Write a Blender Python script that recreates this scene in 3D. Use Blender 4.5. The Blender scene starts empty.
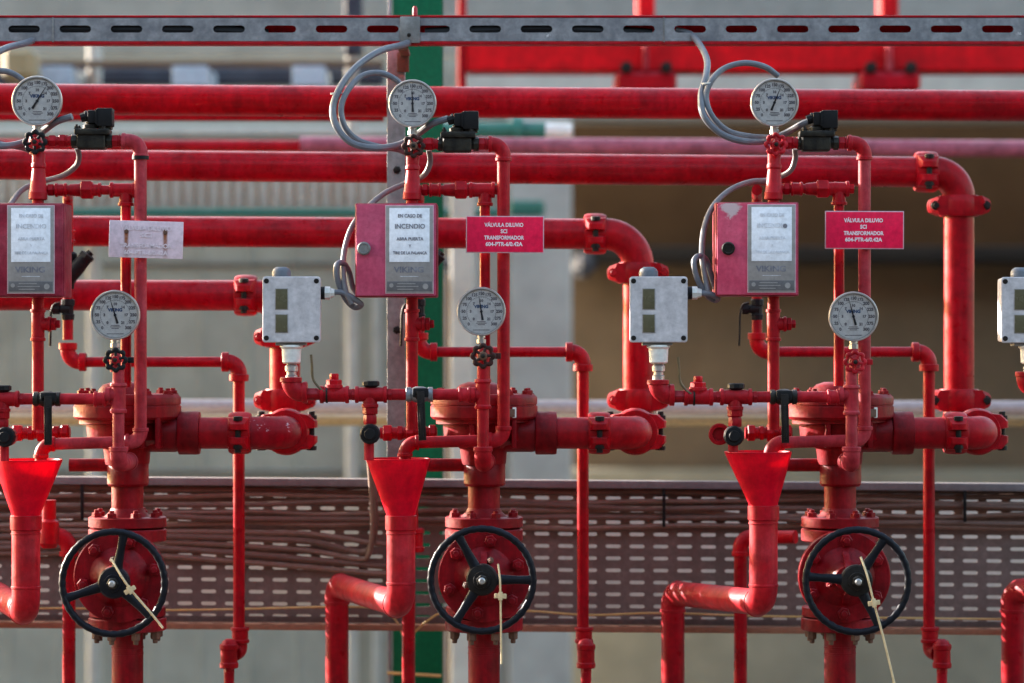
import bpy, bmesh, math, random
from mathutils import Vector, Matrix
random.seed(7)
PI = math.pi
SC = bpy.context.scene
COL = SC.collection

# ------------------------------------------------------------------ camera, light
ZC, D, PX = 1.5, 6.0, 0.002
cam_d = bpy.data.cameras.new('camera'); cam = bpy.data.objects.new('camera', cam_d); COL.objects.link(cam)
cam.location = (0, -D, ZC); cam.rotation_euler = (PI/2, 0, 0)
cam_d.sensor_width = 36; cam_d.lens = 36*D/(1024*PX)
cam_d.clip_end = 500; cam_d.clip_start = 0.1
cam_d.dof.use_dof = True; cam_d.dof.focus_distance = D-0.15; cam_d.dof.aperture_fstop = 2.3
SC.camera = cam
SUN_EL, SUN_AZ = math.radians(15.5), math.radians(-56)     # azimuth from +Y (behind the pipes) towards -X
sdir = Vector((math.sin(SUN_AZ)*math.cos(SUN_EL), math.cos(SUN_AZ)*math.cos(SUN_EL), math.sin(SUN_EL)))
w = bpy.data.worlds.new('World'); SC.world = w; w.use_nodes = True
nt = w.node_tree; bg = nt.nodes['Background']
sky = nt.nodes.new('ShaderNodeTexSky'); sky.sky_type = 'NISHITA'; sky.sun_disc = False
sky.sun_elevation = SUN_EL; sky.sun_rotation = SUN_AZ; sky.air_density = 1.2; sky.dust_density = 3.5; sky.ozone_density = .4
nt.links.new(sky.outputs[0], bg.inputs[0]); bg.inputs[1].default_value = 0.15
sl = bpy.data.lights.new('sun', 'SUN'); sl.energy = 4.0; sl.angle = math.radians(0.5); sl.color = (1.0, .93, .88)
so = bpy.data.objects.new('sun', sl); COL.objects.link(so); so.location = (-8, 4, 8)
so.rotation_euler = sdir.to_track_quat('Z', 'Y').to_euler()
SC.view_settings.view_transform = 'Standard'; SC.view_settings.look = 'None'
SC.view_settings.exposure = 2.62; SC.view_settings.gamma = 1
SC.render.resolution_x = 1024; SC.render.resolution_y = 683

# ------------------------------------------------------------------ materials
def nodes(name):
    m = bpy.data.materials.new(name); m.use_nodes = True
    t = m.node_tree; return m, t, t.nodes, t.links, t.nodes['Principled BSDF']
def ramp(N, L, src, p0, p1, c0=(0,0,0,1), c1=(1,1,1,1)):
    r = N.new('ShaderNodeValToRGB'); r.color_ramp.elements[0].position = p0; r.color_ramp.elements[1].position = p1
    r.color_ramp.elements[0].color = c0; r.color_ramp.elements[1].color = c1
    L.new(src, r.inputs[0]); return r.outputs[0]
def noise(N, L, co, scale, detail=4, rough=.55, stretch=None):
    n = N.new('ShaderNodeTexNoise'); n.inputs['Scale'].default_value = scale
    n.inputs['Detail'].default_value = detail; n.inputs['Roughness'].default_value = rough
    if stretch:
        mp = N.new('ShaderNodeMapping'); mp.inputs['Scale'].default_value = stretch; L.new(co, mp.inputs[0]); L.new(mp.outputs[0], n.inputs[0])
    else: L.new(co, n.inputs[0])
    return n.outputs[0]
def mix(N, L, fac, a, b):
    x = N.new('ShaderNodeMix'); x.data_type = 'RGBA'
    for sock, v in ((x.inputs[0], fac), (x.inputs[6], a), (x.inputs[7], b)):
        if isinstance(v, (tuple, float, int)):
            sock.default_value = v if not isinstance(v, tuple) else (*v, 1) if len(v) == 3 else v
        else: L.new(v, sock)
    return x.outputs[2]
def mth(N, L, op, a, b=None, clamp=False):
    x = N.new('ShaderNodeMath'); x.operation = op; x.use_clamp = clamp
    for s, v in ((x.inputs[0], a), (x.inputs[1], b)):
        if v is None: continue
        if isinstance(v, (int, float)): s.default_value = v
        else: L.new(v, s)
    return x.outputs[0]
def paint(name, base, faded, fade=(.45, .75), rough=.38, metal=0., bump=.12, chip=None, chipc=(.45,.42,.42), dust=.35, scale=9, fine=90, dustc=None, grime=.75):
    m, t, N, L, B = nodes(name)
    co = N.new('ShaderNodeTexCoord').outputs['Object']
    n1 = noise(N, L, co, scale, 6, .62); f = ramp(N, L, n1, fade[0], fade[1])
    c = mix(N, L, f, base, faded)
    n2 = noise(N, L, co, fine, 4, .65)
    c = mix(N, L, ramp(N, L, n2, .35, .72, (0,0,0,1), (.55,.55,.55,1)), c, tuple(x*.55 for x in base))
    if base[0] > .25 and base[1] < .1 and metal == 0.:
        g1 = ramp(N, L, noise(N, L, co, 17, 5, .65), .36, .66, (.50,.50,.50,1), (1.12,1.12,1.12,1))
        g2 = ramp(N, L, noise(N, L, co, 1, 6, .7, (75, 75, 9)), .30, .62, (.62,.62,.62,1), (1.04,1.04,1.04,1))
        for g_ in (g1, g2):
            mm = N.new('ShaderNodeMix'); mm.data_type = 'RGBA'; mm.blend_type = 'MULTIPLY'; mm.inputs[0].default_value = grime
            L.new(c, mm.inputs[6]); L.new(g_, mm.inputs[7]); c = mm.outputs[2]
        sp_ = ramp(N, L, noise(N, L, co, 210, 3, .6), .66, .72)
        c = mix(N, L, mth(N, L, 'MULTIPLY', sp_, grime*.8), c, (.05,.012,.012))
    if dust:
        g = N.new('ShaderNodeNewGeometry'); sp = N.new('ShaderNodeSeparateXYZ'); L.new(g.outputs['Normal'], sp.inputs[0])
        up = ramp(N, L, sp.outputs[2], .35, 1.0); dn = ramp(N, L, noise(N, L, co, 30, 5, .7), .35, .7)
        c = mix(N, L, mth(N, L, 'MULTIPLY', mth(N, L, 'MULTIPLY', up, dn), dust), c, dustc or ((.38, .10, .12) if base[0] > .25 and base[1] < .1 else (.34,.31,.30)))
    if chip:
        n3 = noise(N, L, co, 22, 8, .75)
        c = mix(N, L, ramp(N, L, n3, chip, chip+.03), c, chipc)
    L.new(c, B.inputs['Base Color'])
    L.new(ramp(N, L, noise(N, L, co, 40, 3), .2, .8, (rough-.09,)*3+(1,), (rough+.16,)*3+(1,)), B.inputs['Roughness'])
    B.inputs['Metallic'].default_value = metal
    if base[0] > .25 and base[1] < .1: B.inputs['Specular IOR Level'].default_value = .15
    if max(base) < .08: B.inputs['Specular IOR Level'].default_value = .16
    bp = N.new('ShaderNodeBump'); bp.inputs['Strength'].default_value = bump; bp.inputs['Distance'].default_value = .002
    L.new(mth(N, L, 'ADD', noise(N, L, co, 130, 4, .6), mth(N, L, 'MULTIPLY', noise(N, L, co, 38, 3, .6), 1.6)), bp.inputs['Height']); L.new(bp.outputs[0], B.inputs['Normal'])
    return m
MT = {}
MT['red'] = paint('red_paint', (.41,.0005,.007), (.40,.007,.022), (.50,.82), .36, chip=.74, chipc=(.30,.20,.20))
MT['redp'] = paint('red_pipe_paint', (.39,.0005,.008), (.38,.004,.022), (.48,.82), .30, dust=.5, bump=.07, chip=.765, chipc=(.42,.25,.25), scale=5)
MT['redw'] = paint('worn_red_paint', (.40,.002,.009), (.42,.022,.034), (.46,.78), .42, chip=.70, chipc=(.50,.42,.42), bump=.2)
MT['redd'] = paint('shade_dark_red_paint', (.27,.0008,.006), (.29,.011,.019), (.46,.78), .40, chip=.72, chipc=(.26,.15,.15), bump=.28, grime=.95)  # darker copy of the red: deep shade on the valves put into colour
MT['redl'] = paint('sunned_red_paint', (.47,.007,.014), (.50,.045,.06), (.40,.74), .40, chip=.715, chipc=(.50,.40,.40), bump=.2)
MT['redchip'] = paint('peeling_red_paint', (.285,.001,.010), (.27,.010,.025), (.48,.8), .4, chip=.61, chipc=(.50,.44,.50), bump=.2)
MT['redf'] = paint('faded_red_paint', (.40,.014,.025), (.45,.080,.10), (.38,.76), .48, chip=.73, chipc=(.5,.45,.45))
MT['rust'] = paint('rusty_iron', (.10,.045,.025), (.20,.09,.05), rough=.75, bump=.4, dust=.2)
MT['galv'] = paint('galvanised_steel', (.16,.168,.185), (.27,.28,.295), (.38,.62), .45, .55, chip=.66, chipc=(.62,.62,.63), bump=.08, dust=.15, scale=26, dustc=(.4,.38,.36))
MT['strut'] = paint('dusty_galvanised_steel', (.15,.15,.145), (.25,.25,.245), (.38,.62), .55, .35, chip=.68, chipc=(.16,.13,.14), scale=24)
MT['steel'] = paint('zinc_steel', (.42,.41,.40), (.55,.54,.52), rough=.35, metal=.8, scale=40, dust=.1)
MT['dark'] = paint('dark_bolt_steel', (.014,.012,.011), (.03,.026,.024), rough=.5, metal=.4, scale=40, dust=.2)
MT['black'] = paint('black_plastic', (.006,.006,.007), (.011,.011,.012), rough=.5, scale=20, dust=.12, dustc=(.10,.09,.09))
MT['bronze'] = paint('grimy_brass', (.012,.011,.010), (.05,.045,.033), (.42,.7), .42, .35, bump=.5, chip=.66, chipc=(.20,.19,.15), scale=45)
MT['brknob'] = paint('brown_knob_enamel', (.025,.010,.008), (.09,.018,.016), rough=.5, scale=60, dust=.08)
MT['wheel'] = paint('blue_black_enamel', (.0035,.004,.007), (.008,.009,.014), (.4,.7), .42, chip=.74, chipc=(.06,.065,.09), bump=.25, dust=.3, dustc=(.05,.055,.09), scale=30)
MT['pink'] = paint('sun_faded_box_enamel', (.50,.062,.13), (.50,.10,.175), (.35,.7), .42, dust=.2, scale=7, bump=.05, grime=.3)
MT['pinkside'] = paint('box_rim_enamel', (.30,.015,.04), (.32,.06,.085), (.4,.7), .4, dust=.2)
MT['cast'] = paint('grey_cast_aluminium', (.42,.40,.415), (.54,.515,.53), (.38,.62), .5, .1, chip=.70, chipc=(.27,.28,.33), scale=30, bump=.2, dust=.2)
MT['gland'] = paint('pale_grey_gland_plastic', (.62,.62,.58), (.72,.72,.68), rough=.5, scale=20, dust=.2)
MT['cap'] = paint('blue_grey_cap', (.085,.10,.125), (.115,.13,.155), rough=.5, scale=20, dust=.2)
MT['cable'] = paint('grey_cable_sheath', (.10,.108,.13), (.15,.155,.175), rough=.42, scale=14, dust=.25, bump=.03, dustc=(.3,.28,.28))
MT['cable2'] = paint('dusty_cable_sheath', (.13,.125,.135), (.19,.165,.17), rough=.5, scale=14, dust=.35, bump=.03)
MT['brassrod'] = paint('old_brass_rod', (.09,.07,.035), (.16,.12,.06), rough=.4, metal=.5, scale=60, dust=0)
MT['rim'] = paint('dusty_mauve_rim', (.12,.10,.105), (.17,.145,.15), rough=.65, scale=18, dust=.1)
MT['brown'] = paint('brown_dusty_cable', (.11,.058,.040), (.15,.085,.062), rough=.6, scale=10, dust=.5, bump=.05, dustc=(.26,.15,.13))
MT['brown2'] = paint('pale_dusty_brown_cable', (.17,.095,.068), (.22,.135,.10), rough=.5, scale=10, dust=.5, bump=.05, dustc=(.34,.22,.18))
MT['tray'] = paint('dusty_painted_tray', (.112,.074,.064), (.155,.105,.092), (.4,.65), .6, .1, chip=.70, chipc=(.26,.20,.21), scale=14, dust=.2)
MT['traylip'] = paint('rusty_orange_tray_lip', (.26,.105,.05), (.20,.08,.045), rough=.6, scale=20, dust=0)
MT['yellow'] = paint('yellow_cord', (.50,.32,.10), (.6,.42,.2), rough=.6, dust=.1)
MT['tie'] = paint('aged_nylon_tie', (.62,.45,.24), (.72,.58,.36), rough=.45, dust=0)
MT['green'] = paint('green_column_paint', (.001,.10,.042), (.002,.125,.055), (.35,.7), .5, chip=.70, chipc=(.22,.20,.14), scale=8, dust=.05)
MT['green'].node_tree.nodes['Principled BSDF'].inputs['Specular IOR Level'].default_value = .12
MT['teal'] = paint('teal_paint', (.008,.12,.085), (.012,.15,.11), rough=.5)
MT['white'] = paint('white_card', (.78,.80,.86), (.82,.84,.88), rough=.7, dust=0, bump=.02, scale=4)
MT['dial'] = paint('dial_face', (.84,.85,.86), (.88,.88,.87), rough=.5, dust=0, bump=0)
MT['plate'] = paint('grey_nameplate', (.27,.25,.24), (.32,.30,.29), rough=.45, metal=.2, dust=0, scale=20)
MT['strip'] = paint('dark_strip_print', (.09,.085,.09), (.15,.14,.14), rough=.5, dust=0, scale=40)
MT['ink'] = paint('grey_ink', (.11,.11,.14), (.22,.22,.25), (.35,.6), .7, dust=0, bump=0, scale=150)
MT['inkf'] = paint('faded_ink', (.42,.43,.47), (.66,.68,.73), (.35,.6), .7, dust=0, bump=0, scale=150)
MT['inkff'] = paint('nearly_gone_ink', (.60,.62,.67), (.70,.72,.77), (.35,.6), .7, dust=0, bump=0, scale=150)
MT['inkb'] = paint('blue_ink', (.05,.12,.28), (.06,.14,.32), rough=.7, dust=0, bump=0)
MT['inkd'] = paint('black_ink', (.03,.035,.05), (.04,.045,.06), rough=.7, dust=0, bump=0)
MT['sign'] = paint('magenta_red_sign', (.82,.010,.065), (.78,.016,.08), (.4,.75), .33, dust=0, bump=.02, scale=5, grime=.2)
MT['signw'] = paint('white_lettering', (.78,.66,.70), (.84,.74,.76), rough=.6, dust=0, bump=0)
MT['signf'] = paint('pale_lettering', (.72,.60,.64), (.72,.60,.64), rough=.6, dust=0, bump=0)
MT['edge'] = paint('pale_sign_edge', (.55,.32,.38), (.60,.40,.45), rough=.5, dust=0)
MT['olive'] = paint('olive_window', (.085,.078,.042), (.10,.09,.055), rough=.2, dust=0, bump=0)
MT['wall'] = paint('grey_cladding', (.30,.295,.24), (.34,.33,.275), (.3,.7), .8, dust=0, scale=.8, fine=6)
MT['darkwall'] = paint('dark_cladding', (.020,.018,.017), (.03,.027,.025), rough=.8, dust=0, scale=.6, fine=4)
MT['wallg'] = paint('light_grey_cladding', (.205,.21,.20), (.24,.24,.225), (.3,.7), .8, dust=0, scale=.8, fine=6)
MT['wallw'] = paint('pale_blue_cladding', (.34,.335,.305), (.38,.37,.335), (.3,.7), .7, dust=0, scale=1, fine=8)
MT['wallb'] = paint('pale_beige_cladding', (.38,.37,.33), (.43,.42,.38), (.3,.7), .7, dust=0, scale=1, fine=8)
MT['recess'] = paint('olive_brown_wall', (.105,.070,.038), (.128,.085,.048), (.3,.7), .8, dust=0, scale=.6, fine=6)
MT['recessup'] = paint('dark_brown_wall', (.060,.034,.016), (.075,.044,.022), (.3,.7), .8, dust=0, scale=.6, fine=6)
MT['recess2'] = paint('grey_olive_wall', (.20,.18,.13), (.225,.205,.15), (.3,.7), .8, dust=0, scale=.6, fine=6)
MT['brownpost'] = paint('brown_post', (.13,.075,.035), (.17,.10,.05), rough=.7)
MT['navy'] = paint('dark_blue_equipment', (.03,.035,.05), (.05,.06,.08), rough=.5)
MT['bluegrey'] = paint('blue_grey_equipment', (.30,.38,.46), (.36,.43,.5), rough=.6)
MT['ochre'] = paint('ochre_rail', (.26,.20,.10), (.30,.23,.13), rough=.6)
MT['pinkpipe'] = paint('pink_faded_pipe', (.36,.08,.125), (.40,.13,.175), (.3,.7), .4, dust=.3, dustc=(.7,.5,.55), scale=3)
MT['rail'] = paint('galvanised_rail', (.30,.25,.25), (.36,.31,.31), rough=.5, metal=.2, dust=.3, scale=6, dustc=(.6,.52,.52))
MT['beam'] = paint('bright_red_steel', (.66,.0005,.006), (.62,.002,.010), rough=.45, scale=2, dust=.1)
MT['ground'] = paint('asphalt_ground', (.055,.052,.05), (.085,.08,.075), (.3,.7), .85, dust=0, scale=1.2, fine=30)
MT['cream'] = paint('cream_duct_paint', (.40,.375,.33), (.44,.415,.37), rough=.5, scale=4)
MT['mesh'] = paint('tan_grating', (.34,.29,.23), (.42,.37,.30), rough=.6)
# glass over the dials
m, t, N, L, B = nodes('gauge_glass'); N.remove(B)
tr = N.new('ShaderNodeBsdfTransparent'); gl = N.new('ShaderNodeBsdfGlossy'); gl.inputs['Roughness'].default_value = .05
fr = N.new('ShaderNodeFresnel'); fr.inputs[0].default_value = 1.45; mx = N.new('ShaderNodeMixShader')
L.new(fr.outputs[0], mx.inputs[0]); L.new(tr.outputs[0], mx.inputs[1]); L.new(gl.outputs[0], mx.inputs[2]); L.new(mx.outputs[0], N['Material Output'].inputs[0])
MT['glass'] = m
# thin red plastic of the funnels lets light through
m = paint('translucent_red_plastic', (.80,.001,.020), (.74,.003,.030), (.4,.8), .36, dust=0, bump=.08, scale=6, grime=.6)
N, L = m.node_tree.nodes, m.node_tree.links; B = N['Principled BSDF']
tl = N.new('ShaderNodeBsdfTranslucent'); tl.inputs[0].default_value = (1.0, .015, .06, 1); mx = N.new('ShaderNodeMixShader'); mx.inputs[0].default_value = .24
L.new(B.outputs[0], mx.inputs[1]); L.new(tl.outputs[0], mx.inputs[2]); L.new(mx.outputs[0], N['Material Output'].inputs[0])
MT['funnel'] = m
# faded sign with two rust runs below its screws (object coordinates: origin at the middle of the sign)
def rust_sign():
    m = paint('sun_bleached_sign', (.62,.47,.52), (.70,.55,.60), (.3,.7), .5, dust=0, bump=.02, scale=8)
    N, L = m.node_tree.nodes, m.node_tree.links; B = N['Principled BSDF']
    base = B.inputs['Base Color'].links[0].from_socket
    co = N.new('ShaderNodeTexCoord').outputs['Object']; sp = N.new('ShaderNodeSeparateXYZ'); L.new(co, sp.inputs[0])
    nz = noise(N, L, co, 120, 4, .7)
    tot = None
    for x0 in (-.0385, .0375):
        dx = mth(N, L, 'ABSOLUTE', mth(N, L, 'SUBTRACT', sp.outputs[0], x0))
        a = mth(N, L, 'SUBTRACT', 1.5, mth(N, L, 'MULTIPLY', dx, 260), True)
        below = mth(N, L, 'MULTIPLY', mth(N, L, 'SUBTRACT', .020, sp.outputs[2]), 400, True)
        fade = mth(N, L, 'ADD', .78, mth(N, L, 'MULTIPLY', sp.outputs[2], 16), True)
        a = mth(N, L, 'MULTIPLY', mth(N, L, 'MULTIPLY', a, below), mth(N, L, 'MULTIPLY', fade, mth(N, L, 'ADD', mth(N, L, 'MULTIPLY', nz, 1.2), .6)), True)
        tot = a if tot is None else mth(N, L, 'MAXIMUM', tot, a)
    L.new(mix(N, L, tot, base, (.22,.060,.012)), B.inputs['Base Color'])
    return m
MT['rustsign'] = rust_sign()
def peeled_box():
    m = paint('peeled_box_enamel', (.58,.055,.12), (.60,.12,.19), (.35,.7), .42, dust=.2, scale=7, bump=.05, grime=.3)
    N, L = m.node_tree.nodes, m.node_tree.links; B = N['Principled BSDF']
    base = B.inputs['Base Color'].links[0].from_socket
    co = N.new('ShaderNodeTexCoord').outputs['Object']; sp = N.new('ShaderNodeSeparateXYZ'); L.new(co, sp.inputs[0])
    dx = mth(N, L, 'MULTIPLY', mth(N, L, 'ABSOLUTE', mth(N, L, 'ADD', sp.outputs[0], .052)), 19)
    dz = mth(N, L, 'MULTIPLY', mth(N, L, 'ABSOLUTE', mth(N, L, 'SUBTRACT', sp.outputs[2], .172)), 16)
    d = mth(N, L, 'ADD', mth(N, L, 'ADD', dx, dz), mth(N, L, 'MULTIPLY', noise(N, L, co, 45, 6, .7), 1.1))
    L.new(mix(N, L, ramp(N, L, d, 1.05/1.0*.98, 1.0*1.35 if False else 1.0, (.8,.8,.8,1), (0,0,0,1)), base, (.42,.38,.38)), B.inputs['Base Color'])
    r = [n for n in N if n.type == 'VALTORGB'][-1]
    r.color_ramp.elements[0].position = .86; r.color_ramp.elements[1].position = 1.0
    return m
MT['peel'] = peeled_box()

# ------------------------------------------------------------------ geometry helpers
def s(y): return PX*(D+y)/D
def W(px, py, y): k = s(y); return Vector(((px-512)*k, y, ZC-(py-341.5)*k))
def frame(ax):
    ax = ax.normalized(); up = Vector((0,0,1)) if abs(ax.z) < .9 else Vector((0,-1,0))
    u = ax.cross(up).normalized(); v = u.cross(ax).normalized(); return u, v
def bm_new(): return bmesh.new()
def skin(bm, rings, cap=True, closed=False):
    n = len(rings[0])
    for i in range(len(rings)-(0 if closed else 1)):
        a, b = rings[i], rings[(i+1) % len(rings)]
        for j in range(n):
            k = (j+1) % n
            try: bm.faces.new((a[j], a[k], b[k], b[j]))
            except ValueError: pass
    if cap and not closed:
        bm.faces.new(rings[0][::-1]); bm.faces.new(rings[-1])
def lathe(bm, p0, ax, prof, n=28, rot=0):
    """revolve (distance, radius) pairs, in metres, about the axis through p0"""
    ax = ax.normalized(); u, v = frame(ax); rings = []
    for t_, r in prof:
        c = p0 + ax*t_
        rings.append([bm.verts.new(c + (u*math.cos(rot+2*PI*j/n) + v*math.sin(rot+2*PI*j/n))*max(r, 1e-5)) for j in range(n)])
    skin(bm, rings); return bm
def arcpath(pts, R, n=8):
    out = [pts[0]]
    for i in range(1, len(pts)-1):
        a, b, c = pts[i-1], pts[i], pts[i+1]
        d1, d2 = (a-b), (c-b); r = min(R, d1.length*.98, d2.length*.98)
        p, q = b+d1.normalized()*r, b+d2.normalized()*r
        for k in range(n+1):
            t_ = k/n   # conic arc close to a circle
            w_ = .7071; A, Bm, Cc = (1-t_)**2, 2*t_*(1-t_)*w_, t_*t_
            out.append((p*A + b*Bm + q*Cc)/(A+Bm+Cc))
    out.append(pts[-1]); return out
def catmull(pts, n=8):
    P = [pts[0]*2-pts[1]] + pts + [pts[-1]*2-pts[-2]]; out = []
    for i in range(1, len(P)-2):
        for k in range(n):
            t_ = k/n; a, b, c, d = P[i-1], P[i], P[i+1], P[i+2]
            out.append(.5*((2*b)+(c-a)*t_+(2*a-5*b+4*c-d)*t_*t_+(3*b-a-3*c+d)*t_**3))
    out.append(pts[-1]); return out
def sweep(bm, pts, r, n=16, closed=False):
    pts = [p for i, p in enumerate(pts) if i == 0 or (p-pts[i-1]).length > 1e-6]
    T = []
    for i in range(len(pts)):
        a, b = pts[max(i-1,0)], pts[min(i+1,len(pts)-1)]
        if closed: a, b = pts[i-1], pts[(i+1) % len(pts)]
        T.append((b-a).normalized())
    u, v = frame(T[0]); rings = []
    for i, p in enumerate(pts):
        if i:
            q = T[i-1].rotation_difference(T[i]); u = q @ u; v = q @ v
        rr = r[i] if isinstance(r, (list, tuple)) else r
        rings.append([bm.verts.new(p+(u*math.cos(2*PI*j/n)+v*math.sin(2*PI*j/n))*rr) for j in range(n)])
    skin(bm, rings, closed=closed); return bm
def box(bm, c, sz, bev=.002, seg=2, rot=None):
    g = bmesh.ops.create_cube(bm, size=1)['verts']
    M = Matrix.Translation(c) @ (rot.to_4x4() if rot else Matrix()) @ Matrix.Diagonal((*sz, 1))
    bmesh.ops.transform(bm, matrix=M, verts=g)
    if bev > 0:
        es = list({e for v_ in g for e in v_.link_edges})
        bmesh.ops.bevel(bm, geom=es, offset=min(bev, min(sz)*.45), segments=seg, affect='EDGES', profile=.6)
    return bm
def boxpx(bm, x0, x1, y0, y1, ya, yb, bev=.002, seg=2):
    """px rectangle measured at the front depth ya, running back to yb"""
    a, b = W(x0, y0, ya), W(x1, y1, ya); c = (a+b)/2; c.y = (ya+yb)/2
    return box(bm, c, (abs(b.x-a.x), abs(yb-ya), abs(a.z-b.z)), bev, seg)
def hull(bm, pts):
    vs = [bm.verts.new(p) for p in pts]
    bmesh.ops.convex_hull(bm, input=vs)
    loose = [v_ for v_ in vs if v_.is_valid and not v_.link_faces]
    for v_ in loose: bm.verts.remove(v_)
ORIG = {}
def obj(name, bm, mat, parent=None, angle=35, origin=None):
    bmesh.ops.recalc_face_normals(bm, faces=bm.faces)
    me = bpy.data.meshes.new(name)
    if parent is not None:
        top = parent
        while top.parent: top = top.parent
        o0 = ORIG[top.name]
    else:
        if origin is None:
            xs = [v_.co for v_ in bm.verts]
            o0 = Vector(((min(p.x for p in xs)+max(p.x for p in xs))/2, (min(p.y for p in xs)+max(p.y for p in xs))/2, min(p.z for p in xs)))
        else: o0 = origin.copy()
    bmesh.ops.translate(bm, vec=-o0, verts=bm.verts)
    bm.to_mesh(me); bm.free()
    for p in me.polygons: p.use_smooth = True
    me.set_sharp_from_angle(angle=math.radians(angle))
    me.materials.append(MT[mat] if isinstance(mat, str) else mat)
    o = bpy.data.objects.new(name, me); COL.objects.link(o)
    if parent is not None: o.parent = parent
    else: o.location = o0; ORIG[o.name] = o0
    return o
def tag(o, label, cat, group=None, kind=None):
    if label: o['label'] = label
    if cat: o['category'] = cat
    if group: o['group'] = group
    if kind: o['kind'] = kind
    return o
def thing(name, label, cat, loc, group=None):
    o = bpy.data.objects.new(name, None); o.empty_display_size = .05; COL.objects.link(o); o.location = loc
    ORIG[o.name] = Vector(loc); return tag(o, label, cat, group)
def struct(name, bm, mat): return tag(obj(name, bm, mat), None, None, kind='structure')

# fittings; points are (px, py, depth), radii in px at that depth
def V(a): return a if isinstance(a, Vector) else W(*a)
def dep(a): return a.y if isinstance(a, Vector) else a[2]
def pipe(par, a, b, r, mat='redp', name='pipe', n=24):
    A, B_ = V(a), V(b); k = s(dep(a)); bm = bm_new()
    lathe(bm, A, B_-A, [(0, r*k), ((B_-A).length, r*k)], n); return obj(name, bm, mat, par)
def prof_part(par, name, a, b, prof, mat='red', n=24, rot=0):
    """prof: (fraction of the way, radius px)"""
    A, B_ = V(a), V(b); k = s(dep(a)); Ln = (B_-A).length; bm = bm_new()
    lathe(bm, A, B_-A, [(f*Ln, r*k) for f, r in prof], n, rot); return obj(name, bm, mat, par)
def sock(par, a, b, r, mat='red', name='coupling_sleeve', rim=1.14, fr=.2):
    c = .04
    return prof_part(par, name, a, b, [(0, r*.8), (.0, r*rim-.7), (c, r*rim), (fr, r*rim), (fr+.05, r), (.95-fr, r), (1-fr, r*rim), (1-c, r*rim), (1, r*rim-.7), (1, r*.8)], mat)
def hexn(par, a, b, r, mat='red', name='hex_nut'):
    return prof_part(par, name, a, b, [(0, r*.86), (.12, r), (.88, r), (1, r*.86)], mat, 6)
def elbow(par, a, c, b, r, mat='red', name='elbow', rim=1.2, rl=None, R=None):
    A, C, B_ = V(a), V(c), V(b); k = s(dep(c)); bm = bm_new(); rl = (rl or r*.55)*k
    sweep(bm, arcpath([A, C, B_], (R*k) if R else 9, 10), r*k, 24)
    for p, q in ((A, C), (B_, C)):
        d_ = (q-p).normalized(); rr = r*k*rim
        lathe(bm, p-d_*.0005, d_, [(0, r*k*.9), (0, rr-.0012), (.0012, rr), (rl-.0012, rr), (rl, rr-.0012), (rl, r*k*.9)], 24)
    return obj(name, bm, mat, par)
def tee(par, a, b, c, r, mat='red', name='tee', rim=1.16, fr=.16):
    """run a-b, branch end c"""
    A, B_, C = V(a), V(b), V(c); k = s(dep(a)); bm = bm_new(); mid = (A+B_)/2
    # branch starts on the run axis
    ax = (B_-A).normalized(); foot = A+ax*((C-A).dot(ax)); Ln = (B_-A).length; rr = r*k*rim; r0 = r*k; rl = max(r0*.45, .003)
    lathe(bm, A, ax, [(0, r0*.8), (0, rr-.001), (.001, rr), (rl, rr), (rl+.001, r0), (Ln-rl-.001, r0), (Ln-rl, rr), (Ln-.001, rr), (Ln, rr-.001), (Ln, r0*.8)], 24)
    Lb = (C-foot).length
    lathe(bm, foot, C-foot, [(0, r0*.9), (Lb-rl-.001, r0), (Lb-rl, rr), (Lb-.001, rr), (Lb, rr-.001), (Lb, r0*.8)], 24)
    return obj(name, bm, mat, par)
def bolt(par, p, ax, r, h, mat='red', nut=True, name='bolt'):
    """r, h in metres: hex head + shank end"""
    bm = bm_new(); lathe(bm, p-ax.normalized()*.001, ax, [(0, r*1.25), (.002, r*1.25), (.0021, r), (h*.62, r), (h*.7, r*.85)], 6, random.random())
    lathe(bm, p+ax.normalized()*h*.6, ax, [(0, r*.52), (h*.35, r*.52), (h*.4, r*.4)], 12)
    return obj(name, bm, mat, par, 25)
def coupling(par, c, ax, ear, r, w, mat='red', earl=1.75, boltm='dark'):
    """grooved pipe coupling: c centre, ax pipe direction, ear direction; r pipe radius px, w width px"""
    C = V(c); k = s(dep(c)); ax = ax.normalized(); ear = ear.normalized(); bd = ax.cross(ear).normalized()
    R = r*k*1.32; h = w*k/2; bm = bm_new()
    lathe(bm, C-ax*h, ax, [(0, r*k), (0, R*.93), (h*.25, R), (h*.8, R*1.02), (h*1.2, R*1.02), (h*1.75, R), (2*h, R*.93), (2*h, r*k)], 32)
    for sg in (1, -1):
        pts = []
        for e in (1, -1):
            for cx, rad, d0, d1 in ((0, h*1.0, .0015, R*.84), (R*earl*.62, h*.95, .006, R*.74), (R*earl*.88, h*.66, .0085, R*.46)):
                for j in range(10):
                    q = C + ear*e*(cx+rad*math.cos(j*PI/5)*.45) + ax*rad*math.sin(j*PI/5)
                    pts += [q+bd*sg*d0, q+bd*sg*d1]
        hull(bm, pts)
    o = obj('coupling', bm, mat, par, 30)
    for e in (1, -1):
        bm = bm_new(); p = C+ear*e*R*earl*.80; rb = h*.36; d1 = R*.62
        lathe(bm, p-bd*(d1+.012), bd, [(0, rb*.7), (.001, rb*.8), (.008, rb*.8), (.0081, rb*1.25), (.016, rb*1.25), (.0161, rb*.7), (2*d1+.012, rb*.7), (2*d1+.0121, rb*1.2), (2*d1+.020, rb*1.2), (2*d1+.021, rb*.8)], 10)
        obj('coupling_bolt', bm, boltm, o, 25)
    return o
_fc = {}
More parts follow.
